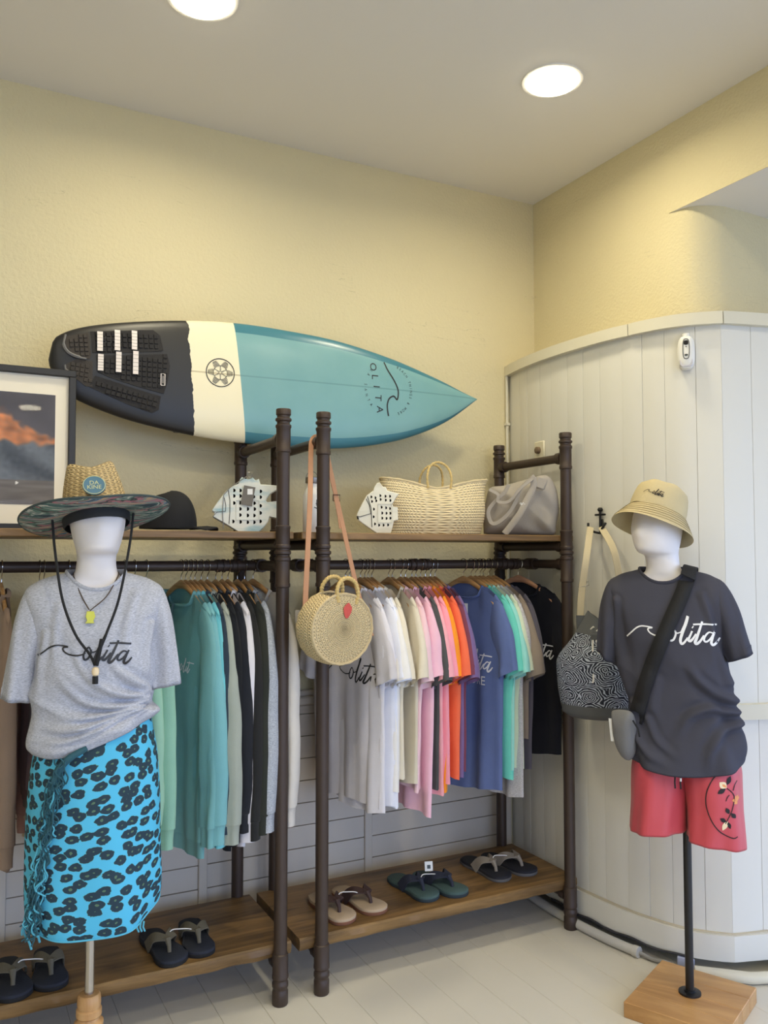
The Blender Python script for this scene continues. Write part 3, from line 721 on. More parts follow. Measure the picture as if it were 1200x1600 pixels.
MB().add([((x-525)*k, -0.0405, (1085-y)*k) for x, y in circ(1, 0, 2*PI, 4)], []).add([((x-525)*k, y_, (1085-z)*k) for x, y_, z in ((370, -.0405, 600), (720, -.0405, 600), (720, -.0405, 900), (370, -.0405, 900), (370, -.0375, 600), (720, -.0375, 600), (720, -.0375, 900), (370, -.0375, 900))], [(4, 5, 1, 0), (5, 6, 2, 1), (6, 7, 3, 2), (7, 4, 0, 3)]).build('door_outline', mat('lantern_line', (150, 146, 134), 0.8), ft, smooth=False)
MB().tube([((x-525)*k, -0.039, (1085-y)*k) for x, y in ((10, 780), (90, 775), (20, 850), (180, 940), (405, 1080))], 0.0012, 5).tube([((x-525)*k, -0.039, (1085-y)*k) for x, y in ((250, 440), (275, 600), (275, 800), (265, 960))], 0.0012, 5).tube([((x-525)*k, -0.039, (1085-y)*k) for x, y in ((190, 560), (215, 680), (210, 770), (90, 780))], 0.0010, 5).build('painted_line', mat('lantern_dark_line', (60, 56, 50), 0.8), ft)
MB().box(((550-525)*k, -0.0455, (1085-530)*k), (0.040, 0.001, 0.068), rot=Matrix.Rotation(R(10), 3, 'Y')).build('hang_tag', mat('grey_tag', (112, 106, 98), 0.7), ft, smooth=False)
MB().box(((580-525)*k, -0.0467, (1085-465)*k), (0.018, 0.001, 0.020)).build('price_sticker', mat('sticker_white', (236, 234, 230), 0.6), ft, smooth=False)
k2 = 0.000484
f2 = [((x-240)*k2, (650-y)*k2) for x, y in [(75, 510), (80, 490), (115, 420), (155, 350), (205, 315), (212, 285), (235, 255), (255, 250), (280, 285), (300, 285), (315, 315), (405, 338), (385, 365), (352, 420), (360, 440), (395, 445), (398, 545), (365, 552), (355, 600), (340, 650), (235, 650), (160, 600), (85, 545)]]
h2 = [((x-240)*k2, (650-y)*k2, 0.0052) for x, y in [(190, 365), (222, 372), (260, 355), (300, 360), (335, 360), (195, 400), (228, 395), (262, 385), (302, 390), (338, 392), (210, 460), (270, 445), (305, 450), (335, 455), (275, 490), (308, 492), (338, 492), (275, 530), (308, 532), (338, 530), (208, 520), (218, 575), (250, 585), (285, 585), (320, 583)]]
f2t = fish((1.462, 2.86, SH), R(-27), 'smaller plain white fish lantern with black markings beside the straw basket', f2, h2, wash('whitewash_plain', (232, 228, 210), (216, 210, 190)), 0, 0.07)
MB().tube([((x-240)*k2, -0.036, (650-y)*k2) for x, y in ((78, 515), (100, 520), (185, 495), (175, 430), (150, 380))], 0.0013, 5).tube([((x-240)*k2, -0.036, (650-y)*k2) for x, y in ((160, 360), (188, 450), (195, 600))], 0.0013, 5).tube([((x-240)*k2, -0.036, (650-y)*k2) for x, y in ((80, 515), (90, 540), (80, 530))], 0.003, 5).build('painted_line', mat('lantern_black', (30, 28, 26), 0.8), f2t)
MB().add([((x-240)*k2, y_, (650-z)*k2) for x, y_, z in ((240, -.0385, 420), (350, -.0385, 420), (350, -.0385, 565), (240, -.0385, 565), (240, -.0345, 420), (350, -.0345, 420), (350, -.0345, 565), (240, -.0345, 565))], [(4, 5, 1, 0), (5, 6, 2, 1), (6, 7, 3, 2), (7, 4, 0, 3)]).build('door_outline', mat('lantern_line2', (190, 184, 164), 0.8), f2t, smooth=False)

# white steel bottle
bt_ = thing('water_bottle', 'white metal water bottle behind the tan leather strap', 'bottle', (1.212, 2.91, SH))
MB().lathe([(0.030, 0), (0.033, 0.004), (0.033, 0.140), (0.030, 0.152), (0.023, 0.165), (0.0205, 0.170), (0.0205, 0.185)], 28).build('body', mat('bottle_white', (238, 236, 232), 0.3), bt_, angle=50)
MB().lathe([(0.0235, 0.186), (0.0245, 0.188), (0.0245, 0.207), (0.021, 0.209)], 28).build('cap', mat('cap_steel', (140, 134, 126), 0.3, metal=0.9), bt_, angle=40)
MB().tube([(math.cos(a)*0.024, 0, 0.205+math.sin(a)*0.026) for a in [PI*i/12 for i in range(13)]], 0.0016, 6).build('carry_loop', M_STRINGS, bt_)
Vo, Fo = olita(0.10, 1.2)
Mx = []
def on_cyl(a, b, r=0.0335, az=-0.55): # word runs up the bottle
    ang = -PI/2 + 0.42 + (b)/r*-1.0; return (math.cos(ang)*r, math.sin(ang)*r, 0.075+a)
MB().add([on_cyl(a, b) for a, b in Vo], Fo).build('lettering', M_INK, bt_, recalc=False)

# ---- straw tote basket
M_STRAW = straw('straw_pale', (222, 202, 150), 60, 52, 0.58)
bk = thing('straw_basket', 'pale plaited straw tote basket with two short handles on the shelf', 'basket', (1.765, 2.955, SH), R(-14))
rows = []; NA = 72; NR = 45
def bring(t, inner=0.0):
    a = 0.195+0.030*t-inner; b = 0.060+0.030*math.sin(PI*min(1, t*0.75+.1))-inner; z = 0.003+0.222*t; row = []
    for j in range(NA):
        ph = 2*PI*j/NA; c, s_ = math.cos(ph), math.sin(ph)
        x = a*math.copysign(abs(c)**0.5, c); y = b*math.copysign(abs(s_)**0.7, s_)
        dip = -0.030*math.exp(-(x/0.10)**2)*t**3 - 0.012*(1-abs(c))*t
        row.append((x + 0.006*math.sin(z*30+y*20), y + 0.006*noise.noise(Vector((x*9, z*9, 1))), max(0.002, z+dip)))
    return row
for i in range(NR*4+1):
    t = i/(NR*4); bul = 0.0010*abs(math.sin(PI*t*20)); r_ = bring(t, -bul); rows.append(r_)
inner = [bring(t, 0.006) for t in (1.0, 0.7, 0.3, 0.05)]
M_ROW = straw('straw_rows', (226, 206, 162), 70, 90, 0.66, 0.6)
MB().loft(rows + inner, True, True, True, uvs=lambda i, j: (j/NA*1.15, min(i, NR*4)/(NR*4)*0.22 if i <= NR*4 else 0.22-(i-NR*4)*.05)).build('body', M_ROW, bk, angle=180)
rim = rows[-1]; MB().tube([(p[0], p[1], p[2]+0.002) for p in rim], [0.0046+0.0012*math.sin(j*1.6) for j in range(NA)], 8, close=True).build('braided_rim', M_ROW, bk)
M_ROPE = mat('straw_rope', (206, 178, 116), 0.75, bump=0.6, bscale=160, var=0.2, vscale=90)
for sy, dx in ((-1, 0.0), (1, 0.012)):
    pts = crm([(-0.045+dx, sy*0.078, 0.185), (-0.047+dx, sy*0.076, 0.235), (-0.030+dx, sy*0.06, 0.275), (0.005+dx, sy*0.05, 0.292), (0.038+dx, sy*0.06, 0.275), (0.052+dx, sy*0.076, 0.235), (0.05+dx, sy*0.078, 0.185)], 10)
    MB().tube(pts, [0.0048+0.0011*math.sin(i*1.9) for i in range(len(pts))], 8).build('handle', M_ROPE, bk)

# ---- grey canvas tote slumped at the end of the shelf
M_CANV = mat('grey_canvas', (164, 156, 146), 0.9, bump=0.25, bscale=300, var=0.08, vscale=12)
kt = 0.00046
tt = thing('canvas_tote', 'slumped grey canvas tote bag at the corner end of the shelf', 'bag', (2.135, 2.86, SH), R(-36))
out = crm([((x-440)*kt, max(0.0015, (1095-y)*kt)) for x, y in [(100, 1075), (98, 930), (118, 790), (160, 660), (280, 640), (430, 600), (550, 568), (650, 548), (715, 590), (760, 700), (775, 860), (750, 1000), (725, 1090), (560, 1094), (340, 1094), (160, 1094)]], 5)
def cr(p): return -0.012*noise.noise(Vector((p.x*16+p.z*9, 0.5, p.z*13)))-0.008*math.sin((p.x*0.8+p.z)*55)*sstep(0.0, .1, p.x)
MB().xf(Matrix()).v
pillow(out, 0.075, 14, 0.55, disp=cr).build('body', M_CANV, tt, angle=180)
S = lambda L_: [((x-440)*kt, -0.092-0.03*(1-abs((x-440)/340.)), (1095-y)*kt) for x, y in L_]
def fstrap(L_, wdt, off=0.0):
    p = crm([(a, b-off, c) for a, b, c in S(L_)], 8); MB().strap(p, wdt, 0.003, (0, -1, 0.15)).build('strap', M_CANV, tt, angle=50)
fstrap([(555, 575), (430, 690), (400, 780), (330, 900), (230, 985), (170, 980), (150, 880), (215, 790), (290, 720), (330, 650)], 0.016)
fstrap([(545, 590), (540, 680), (480, 800), (430, 900), (350, 1010), (290, 1085)], 0.026, 0.006)
fstrap([(160, 690), (235, 740), (235, 800), (330, 800), (430, 690), (540, 600)], 0.013, 0.010)
MB().box(S([(610, 640)])[0], (0.045, 0.02, 0.05), bev=0.006, rot=Matrix.Rotation(R(20), 3, 'Y')).build('folded_corner', M_CANV, tt)
v, f = olita(0.05, 1.6, ('o', 'l', 'i', 't', 'c')); offset_text(tt, v, f, Matrix.Translation(Vector(S([(430, 815)])[0])-Vector((0, .006, 0))) @ Matrix.Rotation(R(35), 4, 'Y') @ Matrix.Rotation(R(90), 4, 'X'), mat('white_ink', (236, 236, 236), 0.6))

# ---- black cap
M_CAPB = mat('black_cotton', (20, 20, 22), 0.9, bump=0.2, bscale=300)
cp = thing('baseball_cap', 'plain black cap lying on the shelf behind the straw hat', 'cap', (0.685, 2.93, SH), R(62))
rows = []
for i in range(13):
    t = i/12; row = []
    for j in range(36):
        ph = 2*PI*j/36; r_ = math.cos(t*PI/2*0.97)**0.72; row.append((0.088*r_*math.cos(ph), 0.098*r_*math.sin(ph), 0.010+0.125*math.sin(t*PI/2)**0.95*(1-0.06*math.sin(ph))))
    rows.append(row)
MB().loft(rows, True, False, True).build('crown', M_CAPB, cp, angle=180)
rows = []
for i in range(9):
    a = -0.95+1.9*i/8; r0 = Vector((0.088*math.sin(a), -0.098*math.cos(a), 0.012)); r1 = Vector((0.098*math.sin(a)*1.02, -0.098-0.072*math.cos(a*0.8), 0.016-0.012*abs(math.sin(a))))
    rows.append([r0, (r0+r1)/2+Vector((0, 0, .006)), r1, r1-Vector((0, 0, .004)), (r0+r1)/2+Vector((0, 0, .001)), r0-Vector((0, 0, .004))])
MB().loft(rows, True, True, True).build('peak', M_CAPB, cp)
MB().lathe([(0.007, 0.130), (0.007, 0.135), (0.003, 0.138)], 10).build('button', M_CAPB, cp)

# ------------------------------------------------------------------ round straw bag hanging from the rack
M_STR2 = straw('straw_round', (226, 202, 154), 110, 104, 0.5)
rb = thing('round_straw_bag', 'round plaited straw bag with tan strap hanging in front of the posts', 'bag', (1.165, 2.590, 1.255), R(4), rot=(R(3), R(7), R(14)))
RB, DB = 0.118, 0.05
for sy in (-1, 1):
    rows = []; NN = 64
    for i in range(41):
        q = i/40.; r_ = 0.004+(RB-0.004)*q; y = sy*(DB-0.010*q**3+0.0014*abs(math.sin(PI*q*14)))
        rows.append([(r_*math.cos(2*PI*j/NN)*(1.06 if True else 1), y, r_*math.sin(2*PI*j/NN)*(0.97-.05*(1 if math.sin(2*PI*j/NN) > .8 else 0)*0)) for j in range(NN)])
    MB().loft(rows, True, True, False, uvs=lambda i, j: (j/64*0.5, i/40*0.173)).build('face', M_STR2, rb, angle=180)
rows = []
a0, a1 = R(-238), R(58)
for i in range(81):
    a = a0+(a1-a0)*i/80; row = []
    for j in range(13):
        y = -DB+0.008+(2*DB-0.016)*j/12; rr = RB*1.0+0.004+0.004*math.sin(PI*j/12)+0.0012*abs(math.sin(PI*j/12*4))
        row.append((rr*math.cos(a)*1.06, y, rr*math.sin(a)*0.97))
    rows.append(row)
MB().loft(rows, False, uvs=lambda i, j: (i/80*0.6, j/12*0.08)).build('gusset', M_STR2, rb, angle=180)
for sy in (-1, 1):
    e = [((RB+.001)*math.cos(2*PI*j/90)*1.06, sy*(DB-.009), (RB+.001)*math.sin(2*PI*j/90)*0.97) for j in range(90)]
    MB().tube(e, [0.0045+0.001*math.sin(j*1.4) for j in range(90)], 7, close=True).build('edge_braid', M_STR2, rb)
    pts = crm([(-0.035, sy*0.043, 0.085), (-0.046, sy*0.042, 0.125), (-0.030, sy*0.038, 0.158), (0.0, sy*0.036, 0.168), (0.030, sy*0.038, 0.155), (0.044, sy*0.042, 0.12), (0.040, sy*0.043, 0.085)], 10)
    MB().tube(pts, [0.0068+0.0012*math.sin(i*2.1) for i in range(len(pts))], 8).build('handle', M_ROPE, rb)
cirp = [(0.017*math.cos(a)*(1+0.12*math.sin(3*a)), -0.0535, 0.062+0.024*math.sin(a)*(1+0.1*math.cos(4*a))) for a in [2*PI*i/24 for i in range(24)]]
MB().add(cirp+[(0.0, -0.0545, 0.062)], [(i, (i+1) % 24, 24) for i in range(24)]).build('red_patch', mat('red_paint', (205, 84, 74), 0.8, bump=0.5, bscale=120), rb)
# strap: over the top crossbar, tan leather (bag local -> world via strap in world coords, parented with inverse)
M_LEA = mat('tan_leather', (176, 128, 94), 0.55, bump=0.1, bscale=90, var=0.08, vscale=14)
Mi = (Matrix.Translation(rb.location) @ rb.rotation_euler.to_matrix().to_4x4()).inverted()
def wl(p): return tuple(Mi @ Vector(p))
sp = crm([(1.066, 2.60, 1.235), (1.062, 2.602, 1.33), (1.085, 2.64, 1.50), (1.118, 2.70, 1.70), (1.145, 2.76, 1.86), (1.160, 2.785, 1.905), (1.178, 2.792, 1.9205), (1.200, 2.79, 1.908), (1.214, 2.785, 1.87), (1.232, 2.755, 1.74)], 8)
MB().strap([wl(p) for p in sp], 0.019, 0.0028, (-0.30, -0.95, 0.12)).build('strap', M_LEA, rb, angle=40)
sp = crm([(1.230, 2.757, 1.75), (1.244, 2.735, 1.66), (1.262, 2.70, 1.52), (1.284, 2.665, 1.37), (1.30, 2.63, 1.28), (1.306, 2.60, 1.22)], 8)
MB().strap([wl(p) for p in sp], 0.017, 0.0028, (-0.30, -0.95, 0.12)).build('strap', M_LEA, rb, angle=40)
MB().strap([wl(p) for p in ((1.234, 2.742, 1.70), (1.243, 2.728, 1.63), (1.244, 2.72, 1.59))], [0.016, 0.017, 0.013], 0.0028, (-0.30, -0.95, 0.12)).build('strap_tail', M_LEA, rb, angle=40)
MB().tube([wl((1.2365+dx, 2.742, 1.70+dz)) for dx, dz in ((-.013, -.011), (.013, -.011), (.013, .011), (-.013, .011), (-.013, -.011))], 0.002, 6).build('buckle', mat('buckle_brown', (92, 62, 44), 0.4, metal=0.5), rb)
# ------------------------------------------------------------------ hangers and hanging clothes
M_HANG = wood('hanger_wood', (168, 122, 74), (206, 164, 112), 'X', 26.0, 0.4)
M_HANG2 = wood('hanger_wood_pink', (168, 120, 92), (196, 152, 120), 'X', 26.0, 0.4)
M_CHROME = mat('hook_chrome', (200, 200, 200), 0.2, metal=1.0)
hb = MB(); rows = []
for i in range(33):
    u = -1+2*i/32; a = abs(u); x = 0.172*u; z = -0.064-0.011*a-0.082*a**1.7; hh = 0.0125*(1-0.35*a)+0.004*math.exp(-(u/0.1)**2); tt_ = 0.0062+0.004*sstep(0.6, 1, a); yb = -0.003*a*a
    rows.append([(x, yb+tt_*math.cos(ph), z+hh*math.sin(ph)) for ph in [2*PI*j/10 for j in range(10)]])
hb.loft(rows, True, True, True)
hk = MB(); hp = [(0.0, 0, -0.050), (0, 0, -0.026)] + [(0.0225*math.sin(a)*1.0, 0, 0.0005+0.0225*-math.cos(a)) for a in [R(d) for d in (12, 45, 80, 110, 140, 170, 200, 225, 250, 270)]]
hp = [(0, 0, -0.05), (0.0, 0, -0.034), (0.012, 0, -0.022)] + [(0.0215*math.cos(a), 0, 0.0215*math.sin(a)) for a in [R(d) for d in (-30, 0, 30, 60, 90, 120, 150, 175)]]
hk.tube(crm(hp, 3), 0.0016, 6)
HB = hb.build('shoulder_bar', M_HANG); HK = hk.build('hook', M_CHROME)
bar_me, hook_me = HB.data, HK.data; bpy.data.objects.remove(HB); bpy.data.objects.remove(HK)
bar_me2 = bar_me.copy(); bar_me2.materials[0] = M_HANG2
def hanger(x, rz, label, group, pink=False):
    t = thing('clothes_hanger', label, 'hanger', (x, 2.965, 1.458+0.0008), rz, group)
    for n, me in (('shoulder_bar', bar_me2 if pink else bar_me), ('hook', hook_me)):
        o = bpy.data.objects.new(n, me); COL.objects.link(o); o.parent = t
    return t
def garment(x, rz, label, cat, name, m, seed, L=0.74, Wd=0.225, sleeve='short', thick=0.022, group=None, rib=None, prt=None, dz=0.0, flare=0.0):
    """a top on a hanger. local x = across the shoulders (+x ends nearest the room), -y = its front, z from the rail"""
    rng = random.Random(seed); t = thing(name, label, cat, (x, 2.965, 1.458), rz, group)
    NU, NV = 26, 26; nw = 0.112; ph1, ph2 = rng.uniform(0, 6), rng.uniform(0, 6); kf = rng.uniform(3.2, 5.0)
    def ztop(xx): a = abs(xx)/0.212; return -0.064-0.012*a-0.094*a**1.7+0.013
    def width(v): return Wd*(0.945+0.055*sstep(0, .25, v)-0.06*v+flare*v)
    def vert(u, v, side):
        xx = width(v)*u; uu = abs(u)*width(0)
        zt = ztop(width(0)*u)
        if uu < nw: zt -= ((0.085 if side < 0 else 0.022)*math.sqrt(max(0, 1-(uu/nw)**2)))
        zb = -0.165-L + 0.010*math.sin(3*u+ph1) + dz*0.5*u
        z = zt+(zb-zt)*v
        b = thick*(0.25+0.75*sstep(0, .22, v))*max(0, 1-u*u)**0.5*(1+0.25*v)
        if uu >= nw: b = max(b, 0.0135*max(0, 1-(abs(u))**8))
        fold = (0.3+0.7*v)*sstep(0.05, 0.5, v)*(0.010*math.sin(kf*u*1.6+ph1+1.2*v)+0.007*math.sin(kf*3.1*u+ph2-0.8*v))
        wr_ = 0.004*noise.noise(Vector((xx*11+seed, side*2, z*7)))
        return (xx + 0.010*v*math.sin(ph2+u), side*b+fold+wr_, z)
    rows = []
    us = [-1+2*i/NU for i in range(NU+1)]; us = [math.copysign(abs(u)**0.8, u) for u in us]
    for k_ in range(NV+1):
        v = k_/NV; rows.append([vert(u, v, -1) for u in us] + [vert(u, v, 1) for u in us[::-1][1:-1]])
    body = MB(); body.loft(rows, True)
    # sleeves between an outer and an inner edge line
    for sg in (-1, 1):
        sw = rng.uniform(-.012, .012); ph = rng.uniform(0, 6)
        if sleeve == 'short':
            drop = rng.uniform(0, .03); out = [(0.175, -0.118), (0.212, -0.165), (0.252, -0.26), (0.272+sw, -0.355), (0.280+sw, -0.40-drop)]
            inn = [(0.15, -0.28), (0.172, -0.34), (0.186, -0.385), (0.192+sw*.5, -0.425), (0.196+sw*.5, -0.445-drop)]; th = [0.014, 0.020, 0.024, 0.026, 0.028]
        else:
            drop = rng.uniform(0, .05); out = [(0.175, -0.118), (0.214, -0.165), (0.252, -0.30), (0.268+sw, -0.50), (0.272+sw, -0.70), (0.262+sw, -0.80-drop)]
            inn = [(0.14, -0.29), (0.160, -0.36), (0.168, -0.42), (0.172, -0.56), (0.178, -0.71), (0.186+sw, -0.805-drop)]; th = [0.016, 0.024, 0.030, 0.031, 0.029, 0.025]
        O_ = resample(crm(out, 6), 19); I_ = resample(crm(inn, 6), 19); T_ = np.interp(np.linspace(0, 1, 19), np.linspace(0, 1, len(th)), th); rows = []
        for i in range(19):
            q = i/18; row = []
            ox, oz, ix, iz = O_[i][0], O_[i][1], I_[i][0], I_[i][1]
            for j in range(18):
                a = 2*PI*j/18; c = math.cos(a); s_ = math.sin(a)
                px = (ox+ix)/2+(ox-ix)/2*c; pz = (oz+iz)/2+(oz-iz)/2*c
                py = T_[i]*math.copysign(abs(s_)**0.8, s_) + 0.008*q*math.sin(4*c+ph+3*q) - 0.012*q*q*sg*0
                py += 0.005*noise.noise(Vector((px*12, pz*9, seed+sg)))
                row.append((sg*px, py, pz))
            rows.append(row)
        body.loft(rows, True)
        if sleeve == 'long':
            e = rows[-1]; cxx = sum(p[0] for p in e)/18; cyy = sum(p[1] for p in e)/18; r2 = []
            for (sc_, dz_) in ((1.0, 0.0), (0.86, -0.006), (0.80, -0.035), (0.80, -0.065)): r2.append([(cxx+(p[0]-cxx)*sc_, cyy+(p[1]-cyy)*sc_, p[2]+dz_) for p in e])
            MB().loft(r2, True).build('cuff', rib or m, t, angle=180)
        else:
            e = rows[-1]; p2 = rows[-2]; MB().loft([[(p[0]+(p[0]-cx_)*0.012, p[1]*1.03, p[2]) for p, cx_ in ((q_, 0.235*sg) for q_ in rr)] for rr in (rows[-3], e)], True).build('sleeve_hem', m, t, angle=180)
    bo = body.build('body', m, t, angle=180)
    # neck rib
    nr = []
    for side, dep in ((-1, 0.085), (1, 0.022)):
        for i in range(13):
            u = (-1+2*i/12)*(1 if side < 0 else -1); xx = nw*u; nr.append((xx, side*max(0.006, 0.02*math.sqrt(max(0, 1-u*u))), ztop(xx)-dep*math.sqrt(max(0, 1-u*u))+0.002))
    nr = nr[:13]+nr[14:-1]
    MB().tube(nr, 0.0065, 6, flat=(0.45, 1.2), close=True).build('neckband', rib or m, t)
    if sleeve == 'long':
        hm = [[vert(u, 1.0, -1) for u in us] + [vert(u, 1.0, 1) for u in us[::-1][1:-1]]]
        MB().loft([[(p[0]*s_, p[1]*s2, p[2]+d) for p in hm[0]] for s_, s2, d in ((1.0, 1.0, 0.004), (0.96, 0.8, -0.012), (0.95, 0.78, -0.055))], True).build('waistband', rib or m, t, angle=180)
    if prt: prt(t, bo)
    return t
TEES = [(1.377, (206, 200, 200), 'off-white tee with black script, leftmost on the corner rack behind the straw bag', 0.80), (1.393, (222, 218, 222), 'white tee second from the left on the corner rack', 0.82), (1.440, (226, 226, 234), 'plain white tee, third from the left on the corner rack', 0.80),
        (1.459, (232, 234, 246), 'bright white tee with a stiff hanging sleeve right of the straw bag', 0.82), (1.473, (236, 232, 226), 'ivory white tee just left of the cream tees', 0.76), (1.490, (228, 218, 196), 'cream tee third before the pale pink ones', 0.72),
        (1.564, (222, 212, 190), 'beige tee hanging next to the pale pink tees', 0.74), (1.581, (238, 200, 206), 'palest pink tee, left of the two long pink ones', 0.76), (1.619, (240, 190, 206), 'light pink tee with a full sleeve, hanging lowest', 0.86),
        (1.640, (82, 82, 82), 'charcoal grey tee between pink tees', 0.76), (1.670, (242, 170, 178), 'salmon pink tee right of the charcoal one', 0.80), (1.688, (244, 158, 172), 'stronger pink tee left of the amber orange tee', 0.76), (1.710, (246, 150, 44), 'amber orange tee left of the coral one', 0.78),
        (1.732, (242, 112, 76), 'coral orange tee right of the amber one', 0.74), (1.756, (122, 66, 82), 'dark plum tee between coral and purple tees', 0.70), (1.778, (120, 98, 142), 'dusty purple tee left of the slate blue one', 0.74),
        (1.915, (96, 112, 160), 'slate blue tee showing its printed front', 0.82), (1.953, (110, 206, 190), 'mint green tee right behind the slate blue one', 0.76), (1.975, (150, 216, 208), 'pale aqua tee behind the mint one', 0.74), (1.998, (206, 216, 190), 'pale sage tee right of the aqua one', 0.74),
        (2.014, (180, 178, 178), 'light grey tee that hangs lowest near the corner', 0.84), (2.043, (140, 126, 112), 'taupe tee with a stitched cuff near the corner', 0.62), (2.070, (86, 82, 92), 'dark grey tee left of the navy top', 0.74)]
def print_olita(width, x, z, m, parts=None, extra=None, bold=1.0):
    def fn(t, bo):
        v, f = olita(width, bold, parts); project_print(bo, v, f, (x, -0.4, z), (1, 0, 0), (0, 0, 1), (0, 1, 0), 0.0015, 'print', m, t)
        if extra:
            v, f = text2d(extra[0], extra[1]); project_print(bo, v, f, (x+extra[2], -0.4, z-extra[3]), (1, 0, 0), (0, 0, 1), (0, 1, 0), 0.0015, 'print', m, t)
    return fn
M_WINK = mat('white_print', (226, 226, 230), 0.7)
rng = random.Random(11)
for i, (x, c, lab, L_) in enumerate(TEES):
    d = R(rng.uniform(1, 7)); p = None
    if i < 4: d = R((13, 11, 9, 7)[i])
    if i > 15: d = R((14, 13, 12, 11.5, 11, 10.5, 10)[i-16])
    if i == 0: p = print_olita(0.30, 0.06, -0.40, M_INK)
    if i == 16: p = print_olita(0.27, 0.035, -0.39, M_WINK, None, ('STORE', 0.05, 0.03, 0.075), 1.2)
    m = heather('heather_light', (156, 154, 156), (204, 202, 206)) if i == 20 else cloth(c)
    garment(x, R(-90)+d, lab, 't-shirt', 'hanging_tee', m, 100+i, L_-0.09, 0.225, 'short', 0.020, 'tees on the corner rack', prt=p)
    hanger(x, R(-90)+d, 'hanger holding the '+lab.split(',')[0], 'wooden hangers on the corner rack')
d = R(20)
garment(2.195, R(-90)+d, 'navy black top alone on the last hanger by the corner post', 'top', 'navy_top', cloth((24, 25, 34)), 140, 0.62, 0.215, 'short', 0.022, prt=print_olita(0.24, 0.06, -0.36, M_WINK, None, None, 1.3))
hanger(2.195, R(-90)+d, 'pinkish wooden hanger holding the navy black top by the corner', 'wooden hangers on the corner rack', True)
SW = [(0.166, (146, 124, 106), 'taupe sweatshirt at the far left end of the left rack', 0.80), (0.278, (176, 136, 124), 'dusty pink sweatshirt behind the grey-shirted mannequin', 0.66), (0.292, (184, 166, 140), 'beige sweatshirt half hidden behind the grey-shirted mannequin', 0.74), (0.368, (184, 164, 142), 'tan sweatshirt hidden by the grey-shirted mannequin', 0.86),
      (0.547, (150, 148, 142), 'grey sweatshirt just right of the grey-shirted mannequin', 0.78), (0.580, (150, 192, 168), 'mint green sweatshirt nearest the leopard skirt', 0.74), (0.620, (142, 186, 162), 'second mint green sweatshirt, left of the teal one', 0.74),
      (0.741, (116, 168, 168), 'teal half-zip sweatshirt showing its front', 0.86), (0.757, (120, 176, 180), 'lighter teal sweatshirt behind the half-zip one', 0.80), (0.775, (112, 190, 198), 'turquoise sweatshirt with only a shoulder showing', 0.70), (0.790, (46, 58, 70), 'dark navy sweatshirt right of the turquoise one', 0.78),
      (0.812, (160, 166, 154), 'sage grey sweatshirt between two dark ones', 0.72), (0.835, (28, 30, 34), 'black sweatshirt right of the sage grey one', 0.84), (0.865, (34, 36, 42), 'second black sweatshirt in the left rack', 0.72), (0.888, (220, 216, 220), 'white sweatshirt with its cuff hanging below the dark ones', 0.84),
      (0.910, (40, 40, 40), 'charcoal black sweatshirt left of the olive one', 0.70), (0.945, (48, 50, 44), 'dark olive sweatshirt with a broad sleeve', 0.68), (0.972, (170, 174, 180), 'heather grey sweatshirt behind the rack post', 0.72), (1.004, (206, 200, 192), 'cream sweatshirt, rightmost on the left rack', 0.78)]
for i, (x, c, lab, L_) in enumerate(SW):
    d = R(rng.uniform(2, 7)); p = None
    if i > 6: d = R(13-(i-7)*0.75)
    if i == 17: d = R(4)
    if i == 18: d = R(17)
    if i == 7:
        def p(t, bo):
            v, f = olita(0.16, 1.4, ('o', 'l', 'i', 't', 'c')); project_print(bo, v, f, (0.06, -0.4, -0.34), (1, 0, 0), (0, 0, 1), (0, 1, 0), 0.0015, 'print', M_WINK, t)
            MB().tube([(0.0, -0.03, -0.13), (0.0, -0.034, -0.18), (0.002, -0.036, -0.25)], 0.005, 6, flat=(1, .5)).build('zip', mat('zip_dark', (54, 78, 82), 0.5), t)
    m = heather('heather_mid', (136, 140, 148), (196, 200, 206)) if i == 17 else cloth(c)
    garment(x, R(-90)+d, lab, 'sweatshirt', 'hanging_sweatshirt', m, 200+i, L_-0.13, 0.235, 'long', 0.026, 'sweatshirts on the left rack', prt=p)
    hanger(x, R(-90)+d, 'wooden hanger holding the '+lab.split(',')[0], 'wooden hangers on the left rack')
# paper tags
def swing_tag(name, label, loc, rz, w_, h_, col):
    o = MB().box((0, 0, -h_/2), (w_, 0.0012, h_)).build(name, mat('tag_%d' % col[0], col, 0.6), smooth=False); o.location = loc; o.rotation_euler = (0, 0, rz); return tag(o, label, 'tag')
t = thing('swing_tag', 'white and black swing tag hanging on the slate blue tee', 'tag', (1.885, 2.90, 1.30), R(-70))
MB().box((0, 0, -0.035), (0.016, 0.001, 0.07)).build('white_card', mat('tag_white', (228, 226, 222), 0.6), t, smooth=False)
MB().box((0, 0.002, -0.10), (0.022, 0.001, 0.07)).build('black_card', mat('tag_black', (28, 28, 30), 0.6), t, smooth=False)
swing_tag('paper_tag', 'small white paper tag on the taupe sweatshirt at the left edge', (0.135, 2.735, 1.325), R(-20), 0.028, 0.03, (226, 220, 212))
swing_tag('clear_tag', 'translucent pale tag poking out between the two front posts', (1.105, 2.76, 1.305), R(-20), 0.03, 0.045, (196, 190, 182))
